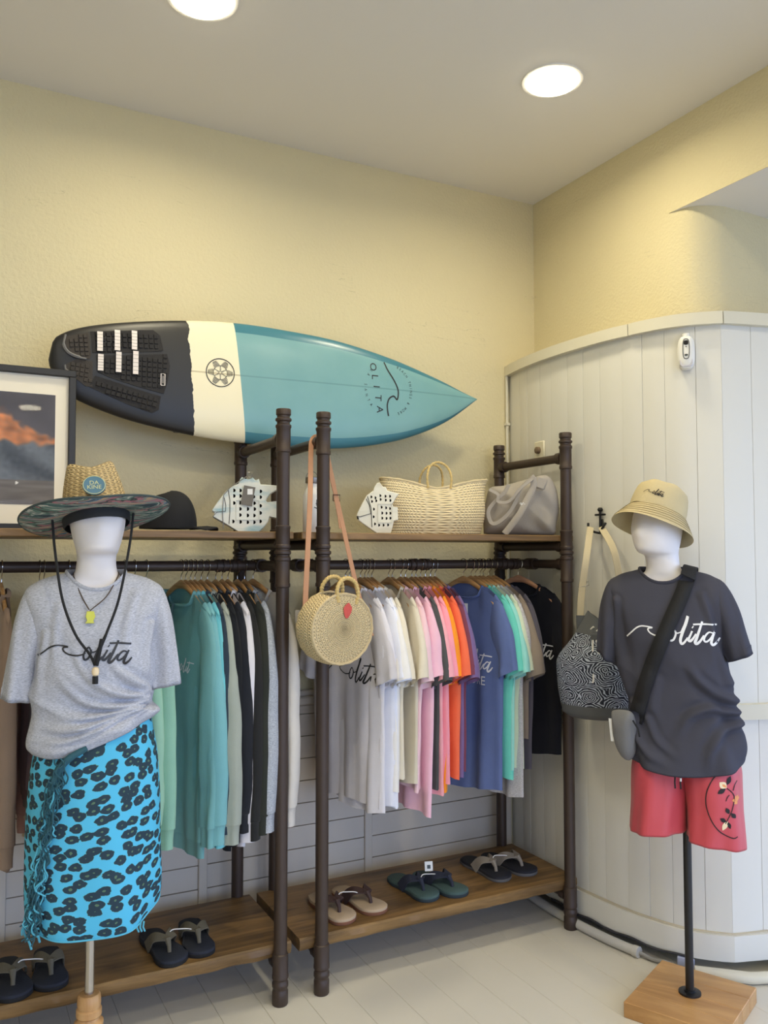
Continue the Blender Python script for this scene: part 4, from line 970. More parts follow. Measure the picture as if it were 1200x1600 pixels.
# ------------------------------------------------------------------ mannequins and what they wear
M_SKIN = mat('mannequin_white', (232, 226, 224), 0.45, bump=0.03, bscale=60)
def ringpt(rx, ry, ph, p=0.9):
    c, s_ = math.cos(ph), math.sin(ph); return rx*math.copysign(abs(c)**p, c), ry*math.copysign(abs(s_)**p, s_)
def mannequin_body(parent, head_yaw, zoff=0.0, tilt=0.0):
    key = [(0.80, 0, 0, .150, .10), (0.90, 0, 0, .158, .108), (1.00, 0, 0, .130, .092), (1.06, 0, 0, .122, .088), (1.15, 0, -.004, .140, .10), (1.25, 0, -.006, .158, .112), (1.32, 0, 0, .168, .086), (1.37, 0, .006, .170, .068), (1.405, 0, .008, .140, .054), (1.425, 0, .008, .090, .052), (1.44, 0, .006, .062, .054),
           (1.47, 0, .002, .0535, .056), (1.4965, 0, -.002, .053, .058), (1.5035, 0, -.014, .055, .074), (1.515, 0, -.020, .0575, .083), (1.54, 0, -.018, .065, .090), (1.58, 0, -.012, .0735, .095), (1.615, 0, -.003, .076, .089), (1.65, 0, .003, .070, .080), (1.675, 0, .004, .060, .070), (1.69, 0, .006, .038, .045), (1.697, 0, .006, .006, .008)]
    K = resample(crm(key, 6), 96); NN = 48; rows = []
    for z, cx, cy, rx, ry in K:
        row = []; hy = head_yaw*sstep(1.455, 1.50, z)
        for j in range(NN):
            ph = 2*PI*j/NN; x, y = ringpt(rx, ry, ph, 0.92)
            if z > 1.505:
                d = (ph-1.5*PI); nz = math.exp(-(d/0.20)**2)*0.008*sstep(1.535, 1.57, z)*(1-sstep(1.575, 1.61, z)); y -= nz
                eye = (math.exp(-((d-0.42)/0.2)**2)+math.exp(-((d+0.42)/0.2)**2))*0.005*math.exp(-((z-1.615)/0.02)**2); y += eye
                y += -0.004*math.exp(-(d/0.45)**2)*math.exp(-((z-1.518)/0.012)**2)
            x += cx; y += cy; c, s_ = math.cos(hy), math.sin(hy); row.append((x*c-y*s_, x*s_+y*c, z+zoff))
        rows.append(row)
    return MB().loft(rows, True, True, True).build('body', M_SKIN, parent, angle=180)
def crease_field(lines):
    # soft ridges with a valley on either side along drawn fold lines (x, z on the front of the garment)
    L_ = [(resample(crm(p, 5), 26), a, w_) for p, a, w_ in lines]
    def fn(x, z):
        f = 0.0
        for P, a, w_ in L_:
            d = (P[:, 0]-x)**2+(P[:, 1]-z)**2; k_ = int(np.argmin(d)); d = math.sqrt(d[k_])/w_
            if d > 3.5: continue
            t = k_/25.0; e_ = min(1, (1.04-t)*2.2)
            f += a*e_*(math.exp(-d*d)-0.55*math.exp(-((d-1.5)/0.8)**2))
        return f
    return fn
def tee_mesh(rings, sleeves, fold, NN=150, NR=130):
    """rings: (rx, ry, z side, z front, z back, y centre) from the neck opening to the hem"""
    K = resample(crm(rings, 8), NR); mb = MB(); rows = []
    for i, (rx, ry, zs, zf, zb, cy) in enumerate(K):
        row = []
        for j in range(NN):
            ph = 2*PI*j/NN; x, y = ringpt(rx, ry, ph, 0.86); s_ = math.sin(ph); q = s_*s_
            z = zs*(1-q)+(zf if s_ < 0 else zb)*q
            p = Vector((x, y+cy, z)); n = Vector((math.cos(ph)/max(rx, .02), s_/max(ry, .02), 0)).normalized()
            row.append(p + n*fold(p, ph, i/(NR-1)))
        rows.append(row)
    inn = []
    for e, d in ((rows[-1], 0.004), ):
        for k_ in (1, 2): inn.append([(p.x*(1-.02*k_), p.y*(1-.03*k_), p.z+0.006*k_) for p in e])
    mb.loft(rows+inn, True)
    for out, inner, th, seed, ys in sleeves:
        O_ = resample(crm(out, 6), 22); I_ = resample(crm(inner, 6), 22); T_ = np.interp(np.linspace(0, 1, 22), np.linspace(0, 1, len(th)), th); rows = []
        for i in range(22):
            row = []; q = i/21
            for j in range(28):
                a = 2*PI*j/28; c, s_ = math.cos(a), math.sin(a)
                px = (O_[i][0]+I_[i][0])/2+(O_[i][0]-I_[i][0])/2*c; pz = (O_[i][1]+I_[i][1])/2+(O_[i][1]-I_[i][1])/2*c
                py = ys*q+T_[i]*(1-.22*q)*math.copysign(abs(s_)**0.85, s_) + 0.010*q*math.sin(3*a+seed)+0.007*sstep(.1, .5, q)*math.sin(5*a+2.2*seed+5*q)+0.006*noise.noise(Vector((px*15, s_*3, pz*8+seed)))
                row.append(Vector((px, py, pz)))
            rows.append(row)
        e = rows[-1]; cxx = sum((p for p in e), Vector())/28
        rows += [[cxx+(p-cxx)*0.95+Vector((0, 0, 0.004)) for p in e], [cxx+(p-cxx)*0.92+Vector((0, 0, 0.03)) for p in e]]
        mb.loft(rows, True)
    return mb
def neckband(parent, rx, ry, zs, zf, zb, cy, m):
    pts = []
    for j in range(48):
        ph = 2*PI*j/48; x, y = ringpt(rx, ry, ph, 0.86); q = math.sin(ph)**2; pts.append((x, y+cy, zs*(1-q)+(zf if math.sin(ph) < 0 else zb)*q))
    MB().tube(pts, 0.0075, 8, flat=(0.55, 1.2), close=True).build('neckband', m, parent)
# ---- left mannequin ------------------------------------------------
ML = (0.385, 2.505, 0); MLR = R(-7)
mn = thing('mannequin', 'white mannequin on a chrome pole and turned wooden stand at the left', 'mannequin', ML, MLR)
mannequin_body(mn, R(4))
MB().lathe([(0.0125, 0.25), (0.0125, 0.82)], 16).build('pole', mat('pole_chrome', (190, 186, 180), 0.22, metal=0.95), mn)
M_BEECH = wood('beech', (176, 130, 80), (206, 164, 112), 'Z', 12, 0.45)
MB().lathe([(0.16, 0), (0.165, 0.008), (0.165, 0.028), (0.15, 0.036), (0.06, 0.04), (0.045, 0.06), (0.042, 0.10), (0.046, 0.13), (0.040, 0.165), (0.0385, 0.20), (0.039, 0.212), (0.030, 0.218), (0.028, 0.224), (0.034, 0.230), (0.034, 0.246), (0.030, 0.25), (0.032, 0.262), (0.030, 0.283), (0.026, 0.287), (0.014, 0.288)], 32).build('stand', M_BEECH, mn, angle=40)
HG = heather('heather_grey', (150, 152, 160), (200, 202, 212))
G = Vector((0.165, -0.06, 1.055))
lx_ = lambda *L_: [((a-146)*0.00172, 1.5-(b-866)*0.00172) for a, b in L_]
CL = crease_field([(lx_((226, 1084), (200, 1066), (178, 1048), (165, 1032)), .013, .012), (lx_((228, 1094), (188, 1088), (148, 1068), (122, 1034), (112, 1000)), .015, .012), (lx_((226, 1104), (178, 1110), (128, 1096), (92, 1058)), .014, .012), (lx_((224, 1114), (170, 1126), (118, 1122), (72, 1098)), .012, .011), (lx_((220, 1126), (160, 1142), (104, 1142), (62, 1132)), .012, .011), (lx_((214, 1136), (160, 1154), (104, 1160), (58, 1154)), .010, .010),
                   (lx_((206, 930), (196, 960), (190, 1000), (196, 1040)), .006, .012), (lx_((90, 950), (84, 1000), (92, 1050)), .005, .012), (lx_((232, 980), (226, 1020), (222, 1060), (226, 1084)), .008, .010), (lx_((70, 990), (64, 1040), (66, 1090)), .006, .010)])
def fold_left(p, ph, v):
    dx, dz = p.x-G.x, p.z-G.z; r = math.hypot(dx, dz*1.1); an = math.atan2(dz, -dx)
    front = sstep(0.2, -0.3, math.sin(ph)); low = sstep(1.30, 1.10, p.z)
    f = (CL(p.x, p.z)*front if math.sin(ph) < 0.2 else 0.0) + 0.006*math.sin(an*8.5+2.2*r*8)*math.exp(-r/0.17)*sstep(0.015, 0.07, r)*front*low
    f += 0.010*low*noise.noise(Vector((p.x*4+p.z*4, 1, p.z*10-p.x*7)))*sstep(1.28, 1.08, p.z)
    f += 0.012*low*(1-2.4*abs(noise.noise(Vector((p.x*3.5+p.z*2, 6, p.z*7+p.x*4)))))*front + 0.008*sstep(1.36, 1.22, p.z)*math.sin(p.x*60-p.z*14)*sstep(0.10, 0.17, abs(p.x))*front
    f += 0.004*noise.noise(Vector((p.x*7, p.y*5, p.z*5)))
    f += -0.02*math.exp(-((p.x-G.x)**2+(p.z-G.z)**2)/(0.028**2))*front
    return f
rl = [(.082, .070, 1.447, 1.398, 1.445, .004), (.100, .080, 1.443, 1.380, 1.435, .004), (.150, .095, 1.426, 1.345, 1.405, .002), (.186, .107, 1.395, 1.310, 1.365, 0), (.182, .118, 1.335, 1.270, 1.31, 0), (.172, .126, 1.26, 1.21, 1.24, 0), (.166, .124, 1.17, 1.14, 1.16, 0), (.160, .118, 1.09, 1.08, 1.09, 0), (.164, .126, 1.03, 1.015, 1.03, 0), (.166, .130, .985, .97, .98, 0), (.154, .118, .962, .945, .955, 0)]
ml_tee = thing('grey_tee', 'heather grey tee with black script gathered at the hip of the left mannequin', 't-shirt', ML, MLR)
sl = [([(.135, 1.430), (.180, 1.405), (.208, 1.33), (.224, 1.23), (.238, 1.13)], [(.10, 1.30), (.120, 1.24), (.142, 1.19), (.150, 1.15), (.156, 1.115)], [.050, .062, .062, .058, .056], 1.0, -0.01),
      ([(-.135, 1.430), (-.180, 1.405), (-.208, 1.33), (-.226, 1.22), (-.242, 1.11)], [(-.10, 1.30), (-.120, 1.24), (-.142, 1.19), (-.150, 1.14), (-.160, 1.095)], [.050, .062, .062, .058, .056], 2.5, -0.01)]
mbt = tee_mesh(rl, sl, fold_left)
def hemtilt(p):
    x, y, z = p
    if abs(x) < 0.215 and z < 1.12: z += 0.085*sstep(1.12, 0.95, z)*sstep(-0.16, 0.19, x)
    return (x, y, z)
mbt.v = [hemtilt(p) for p in mbt.v]
lt = mbt.build('shirt', HG, ml_tee, angle=180)
neckband(ml_tee, .080, .068, 1.448, 1.400, 1.446, .004, HG)
v, f = olita(0.240, 1.3); project_print(lt, v, f, (-0.028, -0.6, 1.238), (1, 0, -0.03), (0.03, 0, 1), (0, 1, 0), 0.0018, 'script_print', M_INK, ml_tee)
# knot of bunched cloth at the hip
rows = []
for i in range(15):
    t = i/14; row = []
    for j in range(16):
        a = 2*PI*j/16; r_ = 0.019*math.sin(PI*(0.22+0.56*t))*(1+0.22*math.sin(5*a+4*t)); row.append((0.085+0.060*t, -0.092+0.05*t+r_*math.cos(a)*0.8, 1.028+0.024*math.sin(t*4)+r_*math.sin(a)))
    rows.append(row)
MB().loft(rows, True, True, True).build('gathered_fold', HG, ml_tee, angle=180)
# leopard wrap skirt
def leopard():
    m, nt, b = newmat('leopard_print'); L = nt.links.new
    uv = nd(nt, 'ShaderNodeUVMap'); mp = nd(nt, 'ShaderNodeMapping'); mp.inputs['Scale'].default_value = (26, 38, 1); mp.inputs['Rotation'].default_value = (0, 0, R(-14)); L(uv.outputs[0], mp.inputs[0])
    ns = nd(nt, 'ShaderNodeTexNoise'); ns.inputs['Scale'].default_value = 2.4; ns.inputs['Detail'].default_value = 2; L(mp.outputs[0], ns.inputs[0])
    va = nd(nt, 'ShaderNodeVectorMath', operation='SCALE'); L(ns.outputs['Color'], va.inputs[0]); va.inputs['Scale'].default_value = 0.28
    ad = nd(nt, 'ShaderNodeVectorMath', operation='ADD'); L(mp.outputs[0], ad.inputs[0]); L(va.outputs[0], ad.inputs[1])
    vo = nd(nt, 'ShaderNodeTexVoronoi', voronoi_dimensions='2D'); vo.inputs['Scale'].default_value = 1.0; vo.inputs['Randomness'].default_value = 0.75; L(ad.outputs[0], vo.inputs[0])
    n2 = nd(nt, 'ShaderNodeTexNoise'); n2.inputs['Scale'].default_value = 1.8; n2.inputs['Detail'].default_value = 3; L(mp.outputs[0], n2.inputs[0])
    s1 = nd(nt, 'ShaderNodeMath', operation='MULTIPLY_ADD'); L(n2.outputs[0], s1.inputs[0]); s1.inputs[1].default_value = 0.32; L(vo.outputs['Distance'], s1.inputs[2])
    r = nd(nt, 'ShaderNodeValToRGB'); e = r.color_ramp; e.interpolation = 'CONSTANT'
    e.elements[0].position = 0; e.elements[0].color = lin((92, 120, 96)); e.elements[1].position = 0.235; e.elements[1].color = lin((44, 62, 74))
    q = e.elements.new(0.565); q.color = lin((86, 128, 110)); q = e.elements.new(0.585); q.color = lin((86, 184, 220))
    L(s1.outputs[0], r.inputs[0]); L(r.outputs[0], b.inputs['Base Color']); b.inputs['Roughness'].default_value = 0.75; b.inputs['Specular IOR Level'].default_value = 0.2
    return m
M_LEO = leopard()
sk = thing('wrap_skirt', 'bright blue leopard print wrap skirt with fringe on the left mannequin', 'skirt', ML, MLR)
ks = [(.150, .112, 1.03), (.158, .118, .98), (.168, .126, .92), (.174, .134, .85), (.178, .140, .77), (.180, .144, .68), (.180, .146, .60), (.176, .144, .535), (.170, .138, .51)]
K = resample(crm(ks, 8), 60); rows = []; NN = 96
for i, (rx, ry, z) in enumerate(K):
    t = i/59; row = []
    for j in range(NN):
        ph = 2*PI*j/NN; x, y = ringpt(rx, ry, ph, 0.92); fr_ = -math.sin(ph)
        zz = z - t*0.022*fr_*(1 if fr_ > 0 else .3) + 0.045*t**3*sstep(0.08, 0.2, x)
        k_ = 0.006*math.sin(7*ph+1.2*z*6)*t + 0.005*noise.noise(Vector((x*8, y*8, z*5))); ov = 0.006*sstep(-0.095, -0.115, x)*0
        zz = zz + (1-t)*(0.06*sstep(-.16, .18, x)-0.02)
        row.append((x*(1+k_*4)+0.012*t, y*(1+k_*4), zz))
    rows.append(row)
MB().loft(rows, True, uvs=lambda i, j: (j/NN*1.05, K[i][2])).build('wrap', M_LEO, sk, angle=180)
e = rows[-1]; MB().tube(e, 0.003, 6, close=True).build('hem', mat('skirt_edge', (82, 176, 206), 0.7), sk)
M_FRA = mat('fringe_dark', (40, 84, 96), 0.8); M_FRB = mat('fringe_blue', (84, 170, 192), 0.8)
rng = random.Random(5); fa, fb_ = MB(), MB()
for i in range(150):
    t = rng.random()**0.8; bx, bz = -0.085-0.065*t**0.8+rng.uniform(-.014, .014), 0.965-0.42*t+rng.uniform(-.01, .01)
    yy = -0.135*math.sqrt(max(0.05, 1-(bx/0.2)**2))-0.012-rng.random()*.012; ln = rng.uniform(.03, .075)
    pts = crm([(bx, yy, bz), (bx+rng.uniform(-.012, .012), yy-.004, bz-ln*.35), (bx+rng.uniform(-.016, .012), yy-.003, bz-ln*.7), (bx+rng.uniform(-.018, .012), yy+.002, bz-ln)], 3)
    (fa if rng.random() < .8 else fb_).tube(pts, 0.0022, 4)
for (x_, z0, z1) in ((-.162, .57, .465), (-.142, .54, .48), (-.136, .54, .495)):
    fb_.tube(crm([(x_, -.075, z0), (x_-.006, -.085, (z0+z1)/2), (x_+.008, -.085, z1+.02), (x_+.014, -.085, z1)], 4), 0.003, 5)
for dx in (0, .008, .016): fb_.tube([(0.118+dx, -.108, .505), (0.116+dx, -.110, .490), (.121+dx, -.108, .478)], 0.0025, 5)
tag(fa.build('fringe', M_FRA, sk), kind='stuff'); tag(fb_.build('fringe', M_FRB, sk), kind='stuff')
MB().tube(crm([(-.02, -.128, .985), (-.06, -.133, .965), (-.085, -.132, .94), (-.10, -.128, .90)], 5), [.007, .008, .009, .009, .009, .01, .01, .01, .01, .01, .012, .012, .012, .012, .013, .012][:16], 8).build('tie', M_FRA, sk)
# necklace
nk = thing('necklace', 'thin brown cord necklace with a yellow-green pendant on the left mannequin', 'necklace', ML, MLR)
MB().tube(crm([(0, .062, 1.452), (.045, .045, 1.452), (.060, 0, 1.447), (.052, -.045, 1.428), (.024, -.086, 1.383), (-.012, -.104, 1.352), (-.018, -.108, 1.347)], 6), 0.0018, 6).tube(crm([(0, .062, 1.452), (-.045, .045, 1.452), (-.060, 0, 1.445), (-.054, -.045, 1.420), (-.036, -.082, 1.378), (-.020, -.105, 1.350)], 6), 0.0018, 6).build('cord', mat('brown_cord', (78, 64, 54), 0.7), nk)
MB().prism([(-.030, 1.314), (-.006, 1.314), (-.009, 1.320), (-.004, 1.332), (-.008, 1.346), (-.026, 1.346), (-.029, 1.332), (-.025, 1.322)], -0.118, -0.113, bev=.001).build('pendant', mat('citron', (206, 204, 60), 0.35), nk)
# straw hat
hat = thing('straw_hat', 'wide straw sun hat with patterned under-brim and chin cord', 'hat', (ML[0]-0.004, ML[1], 1.618), rot=(R(-13), R(-7), MLR))
M_HATS = straw('hat_straw', (208, 182, 132), 46, 120, 0.40, 1.0)
rows = []
for i in range(25):
    t = i/24; row = []
    for j in range(64):
        ph = 2*PI*j/64; c, s_ = math.cos(ph), math.sin(ph); rx = 0.096-0.022*t-0.010*t**4; ry = 0.108-0.022*t-0.016*t**4
        dent = 0.020*math.exp(-((abs(c)-.55)/.22)**2)*t*t*(1 if s_ < 0 else .4)*0.7
        row.append((rx*c*(1-dent*4), ry*s_*(1-dent*4), -0.012+0.122*t+0.030*t**3*abs(c)**1.5))
    rows.append(row)
top = rows[-1]
for sc_, dz_ in ((.92, .005), (.75, -.004), (.5, -.024), (.25, -.034), (.03, -.036)): rows.append([(p[0]*sc_, p[1]*sc_, p[2]+dz_) for p in top])
MB().loft(rows, True, False, True, uvs=lambda i, j: (j/64*0.6, i/24*0.2)).build('crown', M_HATS, hat, angle=180)
def brim_rows(z0, r0, r1):
    out = []
    for i in range(13):
        t = i/12; out.append([((r0+(r1-r0)*t)*math.cos(2*PI*j/80)*0.99, (r0*1.1+(r1*1.0-r0*1.1)*t+0.012*t)*math.sin(2*PI*j/80), z0-0.012*math.sin(PI*t*.7)+0.016*t*t*abs(math.cos(2*PI*j/80))+.004*math.sin(4*PI*j/80)*t) for j in range(80)])
    return out
MB().loft(brim_rows(-0.008, 0.094, 0.205), True, uvs=lambda i, j: (j/80*1.1, i/12*0.12)).build('brim', M_HATS, hat, angle=180)
def floral():
    m, nt, b = newmat('floral_cloth'); L = nt.links.new; tc = nd(nt, 'ShaderNodeTexCoord'); mp = nd(nt, 'ShaderNodeMapping'); mp.inputs['Rotation'].default_value = (0, 0, R(35)); mp.inputs['Scale'].default_value = (4, 11, 4); L(tc.outputs['Object'], mp.inputs[0])
    n = nd(nt, 'ShaderNodeTexNoise'); n.inputs['Scale'].default_value = 1.3; n.inputs['Detail'].default_value = 3; n.inputs['Distortion'].default_value = 1.6; L(mp.outputs[0], n.inputs[0])
    r = nd(nt, 'ShaderNodeValToRGB'); e = r.color_ramp; e.interpolation = 'CONSTANT'
    cols = [(0, (46, 58, 66)), (.36, (66, 96, 92)), (.42, (178, 178, 166)), (.455, (88, 116, 104)), (.50, (58, 66, 62)), (.53, (168, 110, 118)), (.57, (120, 140, 130)), (.61, (182, 150, 120)), (.65, (84, 122, 150)), (.70, (60, 70, 70))]
    e.elements[0].color = lin(cols[0][1]); e.elements[1].position = cols[1][0]; e.elements[1].color = lin(cols[1][1])
    for p, c in cols[2:]: q = e.elements.new(p); q.color = lin(c)
    L(n.outputs[0], r.inputs[0]); L(r.outputs[0], b.inputs['Base Color']); b.inputs['Roughness'].default_value = 0.8; return m
MB().loft(brim_rows(-0.0125, 0.086, 0.206), True).build('under_brim', floral(), hat, angle=180)
rw = brim_rows(-0.010, 0.094, 0.205)[-1]; MB().tube(rw, 0.0035, 6, close=True).build('brim_edge', mat('brim_edge', (52, 66, 68), 0.7), hat)
MB().loft([[(r_*math.cos(2*PI*j/48), r_*1.12*math.sin(2*PI*j/48), z) for j in range(48)] for r_, z in ((.0875, -.040), (.0915, -.034), (.0925, -.004), (.089, .004))], True).build('sweatband', mat('sweatband', (30, 32, 34), 0.8), hat)
pm = Matrix.Translation((0.0, -0.112, 0.046)) @ Matrix.Rotation(R(4), 4, 'Y') @ Matrix.Rotation(R(-15), 4, 'X') @ Matrix.Rotation(R(90), 4, 'X')
MB().lathe([(0.0305, -.002), (0.0305, .0015), (0.029, .0025)], 36).xf(pm).build('badge', mat('badge_blue', (70, 112, 136), 0.6), hat, angle=30)
M_BADT = mat('badge_thread', (196, 200, 150), 0.7)
V = []; F = []; addst(circ(0.0285, 0, 2*PI, 40), 0.0016)
MB().add([tuple(pm @ Vector((a, b, .0032))) for a, b in V], F).build('badge_ring', M_BADT, hat, recalc=False, smooth=False)
for wd_, yy in (('DA', 0.0065), ('KINE', -0.0075)):
    v, f = text2d(wd_, 0.0175, 1.0); MB().add([tuple(pm @ Vector((a, b+yy, .0032))) for a, b in v], f).build('badge_letters', M_BADT, hat, recalc=False, smooth=False)
Mh = (Matrix.Translation(hat.location) @ hat.rotation_euler.to_matrix().to_4x4()).inverted() @ (Matrix.Translation(ML) @ Matrix.Rotation(MLR, 4, 'Z'))
M_CORD = mat('black_cord', (22, 22, 24), 0.8)
c1 = crm([(-.118, -.05, 1.592), (-.108, -.10, 1.50), (-.088, -.135, 1.38), (-.055, -.150, 1.29), (-.018, -.152, 1.235), (-.004, -.155, 1.205)], 7)
c2 = crm([(.095, -.05, 1.615), (.082, -.10, 1.52), (.055, -.135, 1.38), (.024, -.150, 1.29), (.004, -.154, 1.235), (-.001, -.157, 1.205)], 7)
MB().tube([Mh @ Vector(p) for p in c1], 0.0036, 7).build('chin_cord', M_CORD, hat); MB().tube([Mh @ Vector(p) for p in c2], 0.0036, 7).build('chin_cord', M_CORD, hat)
bd = MB().lathe([(.004, .138), (.0085, .142), (.0095, .150), (.0085, .158), (.004, .162)], 14, (-.003, -.160, 1.04)); bd.v = [tuple(Mh @ Vector(p)) for p in bd.v]; bd.build('bead', mat('bead_wood', (228, 206, 168), 0.5), hat)
kn = MB().tube([(-.003, -.160, 1.158), (-.003, -.160, 1.178)], .0075, 8).tube([(0.012, -.160, 1.275), (-.001, -.160, 1.205)], .0055, 8); kn.v = [tuple(Mh @ Vector(p)) for p in kn.v]; kn.build('cord_knot', M_CORD, hat)

# ---- right mannequin -----------------------------------------------
MR = (2.222, 2.078, 0); MRR = R(-52)
mr = thing('mannequin', 'white mannequin on a black pole and square wooden base at the right', 'mannequin', MR, MRR)
mannequin_body(mr, R(-30))
MB().tube([(0, 0, 0.05), (0.0, 0.0, 0.82)], 0.0135, 16).build('pole', mat('pole_black', (22, 22, 24), 0.4), mr)
MB().lathe([(0.036, 0.050), (0.036, 0.056), (0.018, 0.058), (0.018, 0.063)], 28).build('flange', mat('pole_black', (22, 22, 24), 0.4), mr, angle=40)
brz = R(25)-MRR
cb = Matrix.Rotation(-MRR, 3, 'Z') @ (Vector((2.219, 2.070, 0))-Vector(MR))
M_BASE = wood('base_wood', (168, 122, 70), (202, 156, 100), 'X', 7, 0.4)
for i in range(4):
    ww = 0.357/4; off = Matrix.Rotation(brz, 3, 'Z') @ Vector(((i-1.5)*ww, 0, 0))
    MB().box((cb.x+off.x, cb.y+off.y, 0.025), (ww-0.0004, 0.32, 0.05), rz=brz, bev=0.002).build('base_plank', M_BASE, mr, smooth=False)
rr_ = [(.082, .070, 1.447, 1.400, 1.445, .004), (.100, .080, 1.443, 1.382, 1.435, .004), (.150, .095, 1.428, 1.345, 1.405, .002), (.190, .107, 1.395, 1.310, 1.365, 0), (.194, .118, 1.335, 1.270, 1.31, 0), (.186, .126, 1.26, 1.21, 1.24, 0), (.176, .124, 1.17, 1.14, 1.16, 0), (.172, .122, 1.06, 1.05, 1.06, 0), (.178, .128, .95, .94, .95, 0), (.190, .150, .87, .85, .87, 0), (.188, .152, .825, .79, .82, 0)]
G2 = Vector((0.165, -0.05, 1.02))
rx_ = lambda *L_: [((a-1062)*0.00212, 1.5-(b-866)*0.00212) for a, b in L_]
CR_ = crease_field([(rx_((1144, 1092), (1120, 1078), (1098, 1056), (1086, 1030)), .015, .014), (rx_((1146, 1108), (1112, 1100), (1082, 1112), (1064, 1140)), .016, .014), (rx_((1146, 1122), (1122, 1136), (1106, 1160), (1100, 1186)), .015, .014), (rx_((1140, 1062), (1136, 1034), (1134, 1000)), .007, .012), (rx_((1000, 1100), (998, 1140), (1014, 1170), (1044, 1186)), .010, .013), (rx_((1020, 1120), (1030, 1150), (1060, 1176)), .008, .012),
                    (rx_((986, 940), (982, 990), (988, 1040)), .008, .012), (rx_((1118, 930), (1128, 970), (1132, 1010)), .009, .012), (rx_((1040, 1060), (1030, 1100), (1036, 1130)), .005, .014)])
def fold_right(p, ph, v):
    dx, dz = p.x-G2.x, p.z-G2.z; r = math.hypot(dx, dz); an = math.atan2(dz, -dx); front = sstep(0.3, -0.3, math.sin(ph)); low = sstep(1.30, 1.12, p.z)
    f = (CR_(p.x, p.z)*front if math.sin(ph) < 0.2 else 0.0) + 0.006*math.sin(an*7+1.5)*math.exp(-r/0.17)*sstep(0.01, 0.06, r)*front*low
    f += 0.009*low*(1-2*abs(noise.noise(Vector((p.x*5+p.z*3.4, 2, p.z*4.5-p.x*5)))))*front*0.8 + 0.012*sstep(1.36, 1.22, p.z)*math.sin(p.x*62+p.z*16)*sstep(0.10, 0.17, abs(p.x))*front + 0.008*math.sin(5*ph+p.z*14)*sstep(.98, .82, p.z)
    f += 0.0045*math.sin((p.x-p.z*.4)*70)*sstep(1.0, .9, p.z)*front*sstep(0.1, -.1, p.x)*.6
    return f + 0.004*noise.noise(Vector((p.x*7, p.y*5, p.z*5)))
mr_tee = thing('charcoal_tee', 'charcoal tee with white script on the right mannequin', 't-shirt', MR, MRR)
M_CHAR = mat('charcoal_cotton', (70, 70, 80), 0.9, bump=0.15, bscale=380, var=0.05, vscale=24, spec=0.15)
sl2 = [([(.14, 1.430), (.188, 1.405), (.222, 1.33), (.238, 1.24), (.250, 1.175)], [(.10, 1.30), (.125, 1.25), (.145, 1.20), (.162, 1.165), (.172, 1.145)], [.050, .064, .066, .064, .062], 1.6, -0.01),
       ([(-.14, 1.430), (-.188, 1.405), (-.222, 1.33), (-.240, 1.24), (-.252, 1.165)], [(-.10, 1.30), (-.125, 1.24), (-.15, 1.19), (-.172, 1.145), (-.185, 1.115)], [.050, .064, .066, .064, .062], 3.5, -0.01)]
mt = tee_mesh(rr_, sl2, fold_right).build('shirt', M_CHAR, mr_tee, angle=180)
neckband(mr_tee, .080, .068, 1.448, 1.402, 1.446, .004, M_CHAR)
v, f = olita(0.29, 1.2); project_print(mt, v, f, (0.012, -0.6, 1.243), (1, 0, 0.02), (-0.02, 0, 1), (0, 1, 0), 0.0018, 'script_print', mat('white_script', (236, 236, 238), 0.6), mr_tee)
# shorts
sh = thing('swim_shorts', 'coral red swim shorts with flower embroidery on the right mannequin', 'shorts', MR, MRR)
M_RED = mat('coral_nylon', (196, 72, 82), 0.5, bump=0.12, bscale=20, var=0.05, vscale=10, sheen=0.1)
so = MB()
for sg in (-1, 1):
    kk = [(.070*sg, .070, .088, .875), (.072*sg, .078, .100, .85), (.080*sg, .092, .126, .80), (.084*sg, .092, .136, .73), (.087*sg, .090, .138, .67), (.090*sg, .092, .140, .61), (.091*sg, .093, .142, .565 if sg > 0 else .58)]
    K = resample(crm(kk, 8), 44); rows = []
    for i, (cx, rx, ry, z) in enumerate(K):
        t = i/43; row = []
        for j in range(56):
            ph = 2*PI*j/56; x, y = ringpt(rx, ry, ph, 0.85)
            k_ = 0.010*math.sin(4*ph+5*z+sg)*t + 0.006*math.sin(9*ph-8*z+2*sg)*t + 0.013*noise.noise(Vector((x*9+sg, y*9, z*6)))+0.004*math.sin(14*ph)*(1-t)**2
            zz = z-0.012*t*math.sin(ph+0.8*sg) - 0.02*t*t*(1 if sg*math.cos(ph) < 0 else 0)*0
            row.append((cx+x*(1+k_*5), y*(1+k_*5), zz))
        rows.append(row)
    rows += [[(cx+(p[0]-cx)*.95, p[1]*.95, p[2]+.004) for p in rows[-1]], [(cx+(p[0]-cx)*.92, p[1]*.92, p[2]+.05) for p in rows[-1]]]
    so.loft(rows, True)
sho = so.build('shorts', M_RED, sh, angle=180)
def sp_(V_, F_, o, mm, nm): return project_print(sho, V_, F_, (o[0], -0.6, o[1]), (1, 0, 0), (0, 0, 1), (0, 1, 0), 0.002, nm, mm, sh)
M_EMB = mat('embroidery_black', (28, 22, 24), 0.7); M_PET = mat('petal_cream', (236, 214, 178), 0.7); M_PETO = mat('petal_orange', (226, 150, 88), 0.7)
def px2(x, y): return ((x-740)/3.48/1320*2.88*1.04, (1140+y/3.48))     # helper: embroidery sketched in relative units
def sk2(L_): return [((x-740)*0.00060, (190-y)*0.00056+0.815) for x, y in L_]
